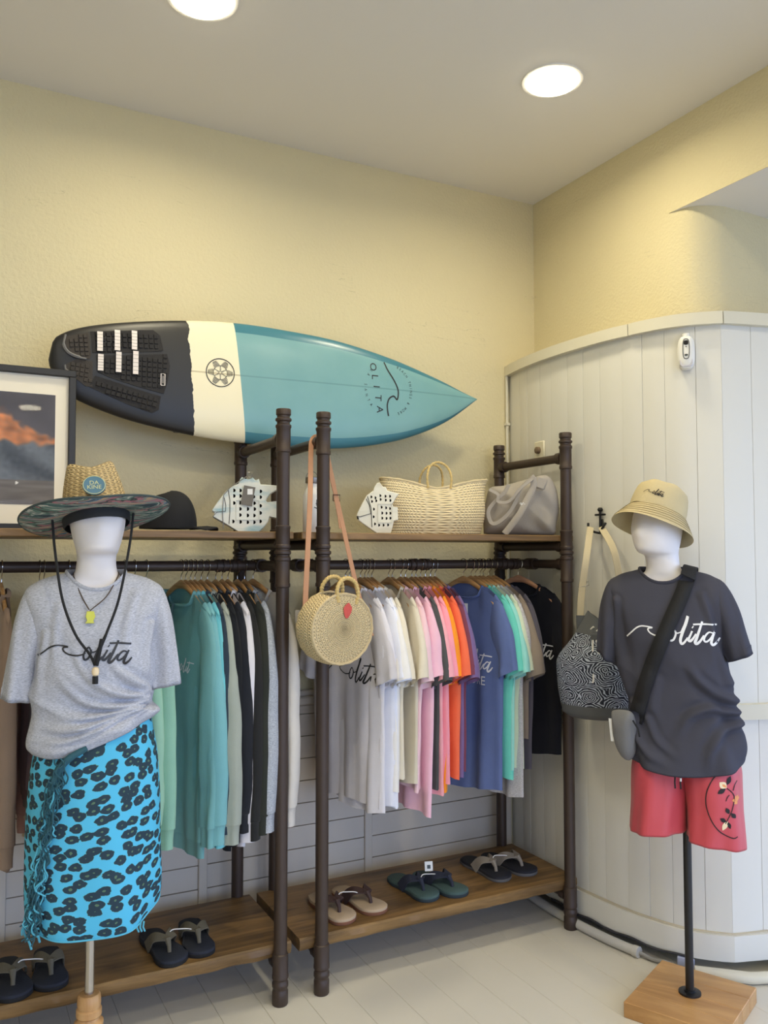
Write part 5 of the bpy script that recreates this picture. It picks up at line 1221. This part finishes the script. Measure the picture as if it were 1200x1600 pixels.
# leg front spans x ~ 0..0.2
v, f = ribbon2d(crm(sk2([(978, 165), (945, 186), (895, 235), (862, 310), (858, 390), (885, 470), (930, 530), (985, 556), (1008, 550)]), 6), 0.0032); sp_(v, f, (0, 0), M_EMB, 'embroidered_line')
for st in ([(960, 285), (985, 310), (995, 340), (985, 400), (965, 450), (950, 480)], [(990, 300), (998, 270), (1008, 255)], [(955, 355), (962, 335), (972, 322)]):
    v, f = ribbon2d(crm(sk2(st), 5), 0.0026); sp_(v, f, (0, 0), M_EMB, 'embroidered_line')
def leaf(cx, cy, L_, wd_, ang, mm):
    p = []; n = 10
    for i in range(n+1): t = i/n; p.append(((t-.5)*L_, wd_*math.sin(PI*t)))
    for i in range(n-1, 0, -1): t = i/n; p.append(((t-.5)*L_, -wd_*math.sin(PI*t)))
    c, s_ = math.cos(ang), math.sin(ang); V_ = [(cx+a*c-b*s_, cy+a*s_+b*c) for a, b in p]+[(cx, cy)]; F_ = [(i, (i+1) % (len(p)), len(p)) for i in range(len(p))]
    sp_(V_, F_, (0, 0), mm, 'embroidered_leaf')
for (x, y, L_, wd_, an, mm) in ((970, 245, .035, .008, 1.2, M_EMB), (935, 300, .036, .009, .6, M_EMB), (962, 408, .026, .008, 2.0, M_EMB), (990, 435, .026, .008, 2.2, M_EMB), (940, 460, .026, .008, 2.6, M_EMB), (968, 487, .028, .007, 1.9, M_EMB),
                               (942, 268, .034, .013, 2.4, M_PET), (948, 490, .042, .009, 1.1, M_PET), (948, 272, .020, .005, 2.4, M_PETO), (1002, 340, .018, .006, .6, M_PETO), (1000, 365, .02, .006, 2.2, M_PETO), (1008, 350, .018, .006, 1.5, M_PETO), (992, 352, .012, .005, 0, M_PETO)):
    q = sk2([(x, y)])[0]; leaf(q[0], q[1], L_*.8, wd_*.8, an, mm)
for dx in (0.0, 0.017): MB().tube([(-.02+dx, -.147, .79), (-.021+dx, -.152, .772), (-.020+dx, -.150, .752)], 0.0028, 6).build('drawstring', M_EMB, sh)
MB().tube([(-.003, -.150, .786), (-.003, -.152, .776)], 0.0034, 6).build('drawstring_tip', mat('tip_white', (230, 226, 222), 0.5), sh)
# crossbody bag
xb = thing('crossbody_bag', 'black-strapped grey crossbody pouch across the charcoal tee', 'bag', MR, MRR)
M_STRP = mat('black_webbing', (20, 20, 24), 0.75, bump=0.3, bscale=300)
def webbing(path, wd_, off=0.010, nm='strap'):
    v, f = ribbon2d([tuple(p) for p in resample(crm(path, 6), 46)], wd_)
    o = project_print(mt, v, f, (0, -0.6, 0), (1, 0, 0), (0, 0, 1), (0, 1, 0), off, nm, M_STRP, xb); s_ = o.modifiers.new('thickness', 'SOLIDIFY'); s_.thickness = 0.003; s_.offset = 0
    return o
webbing([(.082, 1.425), (.055, 1.36), (.0, 1.25), (-.055, 1.14), (-.095, 1.05), (-.128, .965), (-.135, .945)], 0.046)
MB().strap(crm([(.082, -.078, 1.425), (.090, -.03, 1.456), (.088, .03, 1.452), (.070, .10, 1.40), (.0, .145, 1.25), (-.10, .14, 1.06), (-.16, .09, .97)], 6), 0.046, 0.003, [(0.25, -1+2.0*min(1, i/16), .9*math.sin(PI*min(1, i/16))+.1) for i in range(37)]).build('strap', M_STRP, xb, angle=50)
M_POU = mat('pouch_grey', (112, 112, 114), 0.85, bump=0.25, bscale=260)
o_ = pillow(crm([(-.045, .10), (-.048, .03), (-.040, -.02), (-.02, -.052), (.004, -.055), (.024, -.03), (.034, .02), (.038, .07), (.030, .105), (-.01, .108), (-.045, .10)], 4)[:-1], 0.032, 8, 0.55)
o_.xf(Matrix.Translation((-.168, -.105, .872)) @ Matrix.Rotation(R(-30), 4, 'Z')); o_.build('pouch', M_POU, xb, angle=180)
MB().tube([(-.135, -.142, .955), (-.120, -.150, .93), (-.118, -.150, .905)], 0.003, 6).build('zip_pull', M_STRP, xb)
MB().box((-.215, -.10, .91), (.012, .001, .075)).build('swing_tag', mat('tag_white', (228, 226, 222), 0.6), xb, smooth=False)
LEAN = 0.095                                              # the right mannequin's torso leans off its pole
for par in (mr, mr_tee, xb):
    for o in par.children:
        if o.name.split('.')[0] in ('pole', 'flange', 'base_plank'): continue
        for v_ in o.data.vertices: v_.co.x -= LEAN*max(0.0, v_.co.z-0.8)
# bucket hat
bh = thing('bucket_hat', 'beige cotton bucket hat tilted on the right mannequin', 'hat', (MR[0]-0.08*math.cos(MRR), MR[1]-0.08*math.sin(MRR), 1.642), rot=(R(-23), R(3), MRR+R(-30)))
M_BEI = mat('beige_cotton', (196, 180, 140), 0.9, bump=0.3, bscale=260, var=0.07, vscale=18)
rows = [[(r_*.97*math.cos(2*PI*j/64), r_*1.1*math.sin(2*PI*j/64)+.002, z+.0018*math.sin(6*2*PI*j/64+z*40)) for j in range(64)] for r_, z in ((.0945, -.004), (.094, .02), (.091, .045), (.086, .068), (.079, .083), (.068, .092), (.05, .097), (.03, .099), (.004, .100))]
MB().loft(rows, True, False, True).build('crown', M_BEI, bh, angle=60)
br = []
for i in range(25):
    t = i/24; br.append([((.095+.042*t)*.98*math.cos(2*PI*j/72), (.095+.042*t)*1.07*math.sin(2*PI*j/72)+.002, -.004-.062*t**1.1+.0012*math.sin(t*PI*16)+.003*math.sin(3*2*PI*j/72)*t) for j in range(72)])
br += [[(p[0]*.985, p[1]*.985, p[2]+.001) for p in br[-1]], [(p[0]*.99-0, p[1]*.99, p[2]+.002) for p in br[0]]]
MB().loft(br, True).build('brim', M_BEI, bh, angle=180)
M_STI = mat('stitching', (150, 132, 92), 0.8)
for t in (0.1, 0.25, 0.4, 0.55, 0.7, 0.85):
    MB().tube([((.0965+.042*t)*.98*math.cos(2*PI*j/72), (.0965+.042*t)*1.07*math.sin(2*PI*j/72)+.002, -.0035-.062*t**1.1) for j in range(72)], 0.0009, 4, close=True).build('stitch_line', M_STI, bh)
vv_, ff_ = olita(0.072, 1.9)
def cyl(a, b): ang = -PI/2+0.42+a/.098; return (.0955*math.cos(ang)*.98, .0955*math.sin(ang)*1.105+.002, .035+b)
MB().add([cyl(a, b) for a, b in vv_], ff_).build('embroidery', M_EMB, bh, recalc=False)
# ------------------------------------------------------------------ sandals on the lower shelves
def sole_outline(sg, s=1.0):
    base = [(-.030, .125), (-.040, .08), (-.038, .03), (-.040, -.03), (-.047, -.08), (-.040, -.118), (-.014, -.136), (.016, -.132), (.040, -.108), (.046, -.07), (.038, -.02), (.032, .03), (.036, .08), (.030, .122), (.0, .138)]
    p = crm(base+base[:1], 4)[:-1]; return [(x*sg*s*1.14, y*s) for x, y in p]
def sandal(x, y, rz, sg, top, side, strapm, label, group, thick=0.022, footbed=None):
    t = thing('flip_flop', label, 'sandal', (x, y, 0.190), rz, group)
    o = sole_outline(sg); n = len(o)
    def ring(sc_, z): return [(a*sc_, b*(1-(1-sc_)*.4), z+0.010*sstep(0.0, .13, b)*0) for a, b in o]
    MB().loft([ring(.96, 0), ring(1, .003), ring(1, thick*.55)], True, True, True).build('outsole', side, t, angle=50)
    MB().loft([ring(.985, thick*.55), ring(.99, thick*.9), ring(.955, thick)], True, True, True).build('footbed', top, t, angle=50)
    post = Vector((-.004*sg, -.072, thick)); join = Vector((-.002*sg, -.050, thick+.034))
    MB().tube([post, (post+join)/2+Vector((0, -.006, 0)), join], [.0065, .007, .011], 8).build('toe_post', strapm, t)
    for s2 in (-1, 1):
        e = Vector((s2*.046, .028+.006*s2*sg, thick*.6)); mid = (join+e)/2+Vector((s2*.010, 0, .020))
        pts = crm([tuple(join+Vector((-s2*.006, -.004, 0))), tuple(mid), tuple(e)], 8)
        ups = [Vector((s2*.9*(i/16), -.25, 1-0.75*i/16)) for i in range(17)]
        MB().strap(pts, [.022+.020*math.sin(PI*min(1, i/14)*.55) for i in range(17)], .0045, ups).build('strap', strapm, t, angle=45)
    return t
NB, BKS = mat('sole_navy', (32, 36, 48), 0.85, bump=.2, bscale=120), mat('sole_black', (24, 24, 26), 0.8)
OLV = mat('strap_olive', (98, 92, 78), 0.85, bump=.3, bscale=300); TAN = mat('footbed_tan', (176, 154, 128), 0.8, bump=.15, bscale=120); TANS = mat('outsole_brown', (128, 84, 62), 0.8)
BRN = mat('strap_brown', (62, 42, 38), 0.7, bump=.2, bscale=200); GRN = mat('footbed_green', (66, 88, 86), 0.85, bump=.15, bscale=150); NVS = mat('strap_navy', (36, 40, 56), 0.85, bump=.3, bscale=300)
BLKF = mat('footbed_black', (30, 30, 38), 0.85, bump=.15, bscale=150); GRS = mat('strap_grey', (134, 124, 112), 0.85, bump=.3, bscale=300); GRL = mat('sole_line_grey', (96, 94, 92), 0.7)
PA = [((0.212, 2.885, 4, 1), (0.322, 2.900, -3, -1), NB, BKS, OLV, 'navy flip-flop with olive straps at the left picture edge', 'left end navy pair'),
      ((0.672, 2.880, 8, 1), (0.785, 2.900, -6, -1), NB, BKS, OLV, 'navy flip-flop with olive straps beside the front post', 'navy pair beside the post'),
      ((1.293, 2.905, 4, 1), (1.412, 2.922, 12, -1), TAN, TANS, BRN, 'tan flip-flop with brown straps', 'tan pair'),
      ((1.655, 2.935, 8, 1), (1.762, 2.915, 12, -1), GRN, mat('outsole_green', (44, 56, 62), .8), NVS, 'green flip-flop with navy straps', 'green pair'),
      ((2.018, 2.968, 6, 1), (2.130, 2.965, 14, -1), BLKF, GRL, GRS, 'black flip-flop with grey straps', 'black pair')]
for a, b, top, side, st, lab, grp in PA:
    sandal(a[0], a[1], R(a[2]), a[3], top, side, st, lab+', left of the pair', grp); sandal(b[0], b[1], R(b[2]), b[3], top, side, st, lab+', right of the pair', grp)
    mx, my = (a[0]+b[0])/2, (a[1]+b[1])/2
    o = MB().tube(crm([(-.045, -.03, .050), (-.03, -.025, .066), (.0, -.02, .062), (.03, -.025, .058), (.045, -.03, .050)], 5), 0.0018, 6).build('tag_loop', mat('loop_white', (226, 222, 216), .6)); o.location = (mx, my, .19)
    tag(o, 'white plastic loop joining the '+grp+' of flip-flops', 'tag loop')
o = MB().box((0, 0, .018), (.032, .001, .036)).build('price_tag', mat('tag_white', (228, 226, 222), 0.6), smooth=False); o.location = (1.725, 2.93, .252); o.rotation_euler = (R(-12), 0, R(-18)); tag(o, 'white price tag standing up on the green flip-flops', 'tag')
MB().box((0, -.0008, .016), (.014, .0006, .014)).build('printed_mark', M_INK2, o, smooth=False)

# ------------------------------------------------------------------ wall things on the right
def cpt(s, off=0.0, z=0.0): p = on_curve(s, off); return Vector((p[0], p[1], z))
def curve_s_at(y): return float(PD[np.argmin(np.abs(PC[:, 1]-y)+(PC[:, 0] > 2.56)*1.0)])
# anchor hook
M_HOOK = mat('hook_black', (26, 25, 26), 0.5, metal=0.4)
s0 = curve_s_at(2.610); p0 = cpt(s0, 0.001, 1.60); q0 = cpt(s0+.03, 0.001, 1.60)
ang = math.atan2(q0.y-p0.y, q0.x-p0.x)
ah = thing('anchor_hook', 'black anchor-shaped wall hook above the paisley bag', 'hook', p0, ang)
MB().tube([(0, -.010, .012), (0, -.010, .070)], .0048, 8).tube([(-.026, -.010, .058), (.026, -.010, .058)], .0042, 8).lathe([(0, 0), (.008, .001), (.0115, .008), (.008, .016), (0, .017)], 12, (0, -.010, .070)).build('shank', M_HOOK, ah)
MB().tube(crm([(-.046, -.030, .024), (-.036, -.038, .004), (-.018, -.030, -.010), (0, -.012, -.016), (.018, -.030, -.010), (.036, -.038, .004), (.046, -.030, .024)], 6), .0048, 8).box((0, -.004, .01), (.02, .008, .06), bev=.002).build('arms', M_HOOK, ah)
# paisley bucket bag
def paisley():
    m, nt, b = newmat('paisley_cloth'); L = nt.links.new; uv = nd(nt, 'ShaderNodeUVMap'); mp = nd(nt, 'ShaderNodeMapping'); mp.inputs['Scale'].default_value = (15, 15, 1); L(uv.outputs[0], mp.inputs[0])
    n = nd(nt, 'ShaderNodeTexNoise'); n.inputs['Scale'].default_value = 1.5; L(mp.outputs[0], n.inputs[0]); sc_ = nd(nt, 'ShaderNodeVectorMath', operation='SCALE'); sc_.inputs['Scale'].default_value = .5; L(n.outputs['Color'], sc_.inputs[0])
    ad = nd(nt, 'ShaderNodeVectorMath', operation='ADD'); L(mp.outputs[0], ad.inputs[0]); L(sc_.outputs[0], ad.inputs[1])
    vo = nd(nt, 'ShaderNodeTexVoronoi', voronoi_dimensions='2D'); vo.inputs['Scale'].default_value = 1.0; L(ad.outputs[0], vo.inputs[0])
    mu = nd(nt, 'ShaderNodeMath', operation='MULTIPLY'); L(vo.outputs['Distance'], mu.inputs[0]); mu.inputs[1].default_value = 58
    sn = nd(nt, 'ShaderNodeMath', operation='SINE'); L(mu.outputs[0], sn.inputs[0])
    n2 = nd(nt, 'ShaderNodeTexNoise'); n2.inputs['Scale'].default_value = 7; n2.inputs['Detail'].default_value = 1; L(mp.outputs[0], n2.inputs[0])
    m2 = nd(nt, 'ShaderNodeMath', operation='MULTIPLY_ADD'); L(n2.outputs[0], m2.inputs[0]); m2.inputs[1].default_value = 1.8; L(sn.outputs[0], m2.inputs[2])
    g = nd(nt, 'ShaderNodeMath', operation='GREATER_THAN'); L(m2.outputs[0], g.inputs[0]); g.inputs[1].default_value = 1.22
    mx = nd(nt, 'ShaderNodeMix', data_type='RGBA'); mx.inputs[6].default_value = lin((30, 34, 50)); mx.inputs[7].default_value = lin((178, 186, 200)); L(g.outputs[0], mx.inputs[0]); L(mx.outputs[2], b.inputs['Base Color']); b.inputs['Roughness'].default_value = .85; return m
bb = thing('bucket_bag', 'navy and white paisley drawstring bucket bag hanging on the anchor hook', 'bag', (2.262, 2.535, 0.870), R(-42))
def bprof(t): return 0.098+0.060*math.sin(PI*(0.18+0.62*(1-t)))**1.2 - 0.085*sstep(0.55, 1.05, t)
def bag_rows(z0, z1, n, grow=0.0):
    out = []
    for i in range(n+1):
        t = (z0+(z1-z0)*i/n)/0.37; r_ = bprof(t)+grow; row = []
        for j in range(60):
            ph = 2*PI*j/60; k_ = 1+0.05*math.sin(6*ph)*sstep(.5, 1, t)+.02*noise.noise(Vector((math.cos(ph)*2, math.sin(ph)*2, t*4)))
            row.append((r_*1.05*k_*math.cos(ph), r_*.72*k_*math.sin(ph), t*.37 - .018*sstep(.8, 1, t)*math.cos(ph)*0+.035*sstep(.75, 1, t)*abs(math.cos(ph))))
        out.append(row)
    return out
MB().loft(bag_rows(.045, .325, 26), True, uvs=lambda i, j: (j/60*.75, i/26*.30)).build('paisley_body', paisley(), bb, angle=180)
M_GCAN = mat('grey_duck', (88, 90, 92), .9, bump=.25, bscale=260)
MB().loft([[(p[0]*.55, p[1]*.55, .0) for p in bag_rows(0, .05, 1)[0]]]+[[(p[0]*.86, p[1]*.86, p[2]) for p in bag_rows(.004, .05, 6)[0]]]+bag_rows(.02, .055, 5, .001), True, True, False).build('base_band', M_GCAN, bb, angle=60)
tp = bag_rows(.315, .375, 6, .001); MB().loft(tp+[[(p[0]*.95, p[1]*.95, p[2]-.002) for p in tp[-1]], [(p[0]*.9, p[1]*.9, p[2]-.05) for p in tp[-1]]], True).build('top_band', M_GCAN, bb, angle=60)
M_CW = mat('cord_white', (224, 220, 212), .7)
for a in (-2.2, -1.75, -1.2, -.7):
    r_ = bprof(.93); MB().tube([(r_*1.09*math.cos(a), r_*.76*math.sin(a)-.004, .335), (r_*1.09*math.cos(a+.3), r_*.76*math.sin(a+.3)-.004, .352)], .004, 6).build('cord', M_CW, bb)
fy = -bprof(.8)*.72-.012
MB().box((-.02, fy+.018, .315), (.026, .016, .024), bev=.003).build('cord_stop', M_GCAN, bb)
MB().tube(crm([(-.025, fy+.004, .305), (-.026, fy-.010, .24), (-.024, fy-.026, .165), (-.028, fy-.028, .148)], 5), .0038, 6).tube(crm([(-.012, fy+.004, .305), (-.006, fy-.006, .27), (-.001, fy-.012, .245)], 5), .0038, 6).build('cord_end', M_CW, bb)
pdm = Matrix.Translation((.066, -.088, .118)) @ Matrix.Rotation(R(24), 4, 'Z') @ Matrix.Rotation(R(84), 4, 'X'); MB().lathe([(.024, -.002), (.024, .003), (.0225, .004)], 28).xf(pdm).build('leather_patch', mat('patch_brown', (140, 92, 66), .6, bump=.2, bscale=90), bb, angle=30)
M_WEB = mat('cream_webbing', (198, 184, 152), .85, bump=.3, bscale=260)
Bi = (Matrix.Translation(bb.location) @ bb.rotation_euler.to_matrix().to_4x4()).inverted()
def hl(x, y, z): return tuple(Bi @ (Matrix.Translation(p0) @ Matrix.Rotation(ang, 4, 'Z') @ Vector((x, y, z))))
h1, h2 = hl(-.03, -.034, .008), hl(.026, -.034, .008)
L1 = (-.072, -.01, .39); L2 = (.085, .0, .40)
MB().strap(crm([L1, (-.066, -.012, .48), (-.046, -.01, .62), h1], 6), .026, .0026, (0.1, -1, 0)).build('strap', M_WEB, bb, angle=40)
MB().strap(crm([L2, (.080, -.004, .50), (.058, -.01, .64), h2], 6), .026, .0026, (0.1, -1, 0)).build('strap', M_WEB, bb, angle=40)
MB().tube([(-.077, -.013, .50), (-.038, -.013, .51), (-.040, -.013, .525), (-.075, -.013, .515), (-.077, -.013, .50)], .0026, 6).build('buckle', M_STRINGS, bb)
for L_ in (L1, L2): MB().strap([(L_[0]*.98, L_[1], .33), (L_[0], L_[1], .365), (L_[0], L_[1], .392)], .032, .005, (0.1, -1, 0)).build('strap_loop', M_GCAN, bb, angle=40)

# motion sensor on the boards
s1 = curve_s_at(2.262); p1 = cpt(s1, 0.001, 2.175); q1 = cpt(s1+.03, .001, 0); an1 = math.atan2(q1.y-p1.y, q1.x-p1.x)
ms = thing('motion_sensor', 'white oval alarm sensor under the batten of the curved wall', 'sensor', p1, an1)
def cap_rows(w_, h_, y, z0, n=36, p=.55): return [(w_*math.copysign(abs(math.cos(a))**p, math.cos(a)), y, z0+h_*math.copysign(abs(math.sin(a))**.75, math.sin(a))) for a in [2*PI*j/n for j in range(n)]]
MB().loft([cap_rows(.030, .062, 0, .075), cap_rows(.031, .063, -.02, .075), cap_rows(.028, .060, -.036, .075), cap_rows(.016, .045, -.044, .075)], True, True, True).build('housing', mat('sensor_white', (232, 230, 224), .35), ms, angle=50)
MB().tube(cap_rows(.0115, .037, -.0455, .085), .0012, 5, close=True).build('face_outline', M_HOOK, ms)
MB().loft([cap_rows(.008, .008, -.043, .108), cap_rows(.008, .008, -.047, .108)], True, True, True).build('lens', M_HOOK, ms)
MB().loft([cap_rows(.0018, .0018, -.044, .093), cap_rows(.0018, .0018, -.047, .093)], True, True, True).loft([cap_rows(.006, .003, -.043, .062), cap_rows(.006, .003, -.047, .062)], True, True, True).build('indicator', M_INK2, ms)
MB().loft([cap_rows(.025, .020, -.030, .036), cap_rows(.022, .017, -.041, .037)], True, True, True).build('sensor_window', mat('sensor_grey', (206, 202, 206), .5), ms, angle=50)
MB().tube([(0, -.006, .136), (0, -.006, .150)], .014, 14).build('mount', mat('sensor_white', (232, 230, 224), .35), ms)
# socket plate behind the rack
s2 = curve_s_at(2.99); p2 = cpt(s2, .001, 1.925); q2 = cpt(s2+.03, .001, 0); an2 = math.atan2(q2.y-p2.y, q2.x-p2.x)
wp = thing('wall_plate', 'small cream wall plate with a dark knob behind the top crossbar', 'wall plate', p2, an2)
MB().box((0, -.005, .035), (.075, .010, .080), bev=.004).build('plate', mat('plate_cream', (222, 214, 190), .45), wp)
MB().lathe([(.015, 0), (.015, .014), (.010, .018)], 18).xf(Matrix.Translation((0, -.010, .035)) @ Matrix.Rotation(R(90), 4, 'X')).build('knob', mat('knob_brown', (112, 92, 72), .5), wp, angle=40)
# conduit in the corner, floor pipes along the curved baseboard
o = MB().tube([(2.376, 3.290, 0.02), (2.376, 3.290, 2.36)], .0075, 10).box((2.376, 3.288, 2.12), (.022, .02, .012)).build('corner_conduit', M_TRIM); tag(o, 'thin cream conduit running up the room corner', 'conduit')
def along(s0, s1, off, z, r, n=24): return [tuple(cpt(s0+(s1-s0)*i/n, off, z)) for i in range(n+1)]
M_PVC = mat('pvc_grey', (196, 194, 190), .5, bump=.1, bscale=30)
o = MB().tube(along(.08, .86, .055, .020, 0), .018, 12).tube(along(.855, .875, .055, .020, 0), .021, 12).build('floor_pipe', M_PVC); tag(o, 'grey plastic pipe on the floor along the curved baseboard, behind the rack post', 'pipe')
o = MB().tube([tuple(Vector(p)+Vector((0, 0, .004*math.sin(i*.9)))) for i, p in enumerate(along(.40, 1.05, .030, .046, 0))], .0045, 8).build('black_cable', mat('cable_dark', (52, 52, 58), .6)); tag(o, 'dark cable tucked under the curved baseboard', 'cable')
o = MB().tube([tuple(Vector(p)+Vector((0, 0, .003*math.sin(i*.7)))) for i, p in enumerate(along(.85, 1.12, .050, .014, 0))], .007, 8).build('grey_cable', mat('cable_grey', (150, 150, 152), .6)); tag(o, 'grey cable lying beside the square wooden base', 'cable')
o = MB().box(cpt(1.03, .028, .024), (.06, .012, .04), rz=-1.0, bev=.003).build('cardboard_scrap', mat('scrap_blue', (176, 182, 206), .7), smooth=False); tag(o, 'blue-white scrap wedged under the curved baseboard', 'scrap')
pe = MB().tube([tuple(cpt(1.06, .075, .022)), tuple(cpt(1.20, .085, .022)), tuple(cpt(1.33, .10, .022))], .020, 14).tube([tuple(cpt(1.325, .10, .022)), tuple(cpt(1.345, .085, .026)), tuple(cpt(1.365, .055, .034)), tuple(cpt(1.40, .045, .036)), tuple(cpt(2.2, .045, .036))], .0235, 14).build('elbow_pipe', M_TRIM); tag(pe, 'cream pipe with an elbow on the floor at the right edge', 'pipe')
s3 = kink+.27; p3 = cpt(s3, .030, .885); hk3 = thing('coat_hook', 'small dark metal hook on the rail at the right edge', 'hook', p3, -.26)
MB().tube(crm([(0, 0, .045), (0, -.008, .03), (0, -.012, .005), (-.006, -.03, -.005), (-.012, -.036, .012)], 5), .003, 6).tube(crm([(0, -.008, .03), (.004, -.03, .032), (.006, -.038, .045)], 5), .003, 6).build('prongs', M_HOOK, hk3)
MB().box((0, -.002, .028), (.012, .004, .04), bev=.001).build('backplate', M_HOOK, hk3)
# ------------------------------------------------------------------ pieces that belong to a part hang under that part
NEST = {'print': 'body', 'zip': 'body', 'script_print': 'shirt', 'badge_ring': 'badge', 'badge_letters': 'badge', 'brim_edge': 'brim', 'under_brim': 'brim', 'price_sticker': 'hang_tag', 'stitch_line': 'brim', 'embroidery': 'crown', 'pad_badge': 'pad_middle',
        'embroidered_line': 'shorts', 'embroidered_leaf': 'shorts', 'drawstring_tip': 'drawstring', 'red_patch': 'face', 'hem': 'wrap', 'bead': 'chin_cord', 'cord_knot': 'chin_cord', 'lens': 'housing', 'indicator': 'housing', 'face_outline': 'housing', 'sensor_window': 'housing',
        'knob': 'plate', 'carry_loop': 'cap', 'braided_rim': 'body', 'button': 'crown', 'buckle': 'strap', 'cord_end': 'cord_stop', 'leather_patch': 'paisley_body', 'painted_line': 'body', 'door_outline': 'body', 'zip_pull': 'pouch', 'flange': 'pole', 'logo_motto': 'board', 'logo_place': 'board', 'logo_letter': 'board', 'logo_wave': 'board', 'flower_emblem': 'board'}
base = lambda o: o.name.split('.')[0]
for root in [o for o in bpy.data.objects if o.parent is None and o.type == 'EMPTY']:
    kids = list(root.children)
    for o in kids:
        want = NEST.get(base(o))
        tgt = next((k for k in kids if want and base(k) == want and k is not o), None) if want else None
        if tgt is not None and not o.children: o.parent = tgt
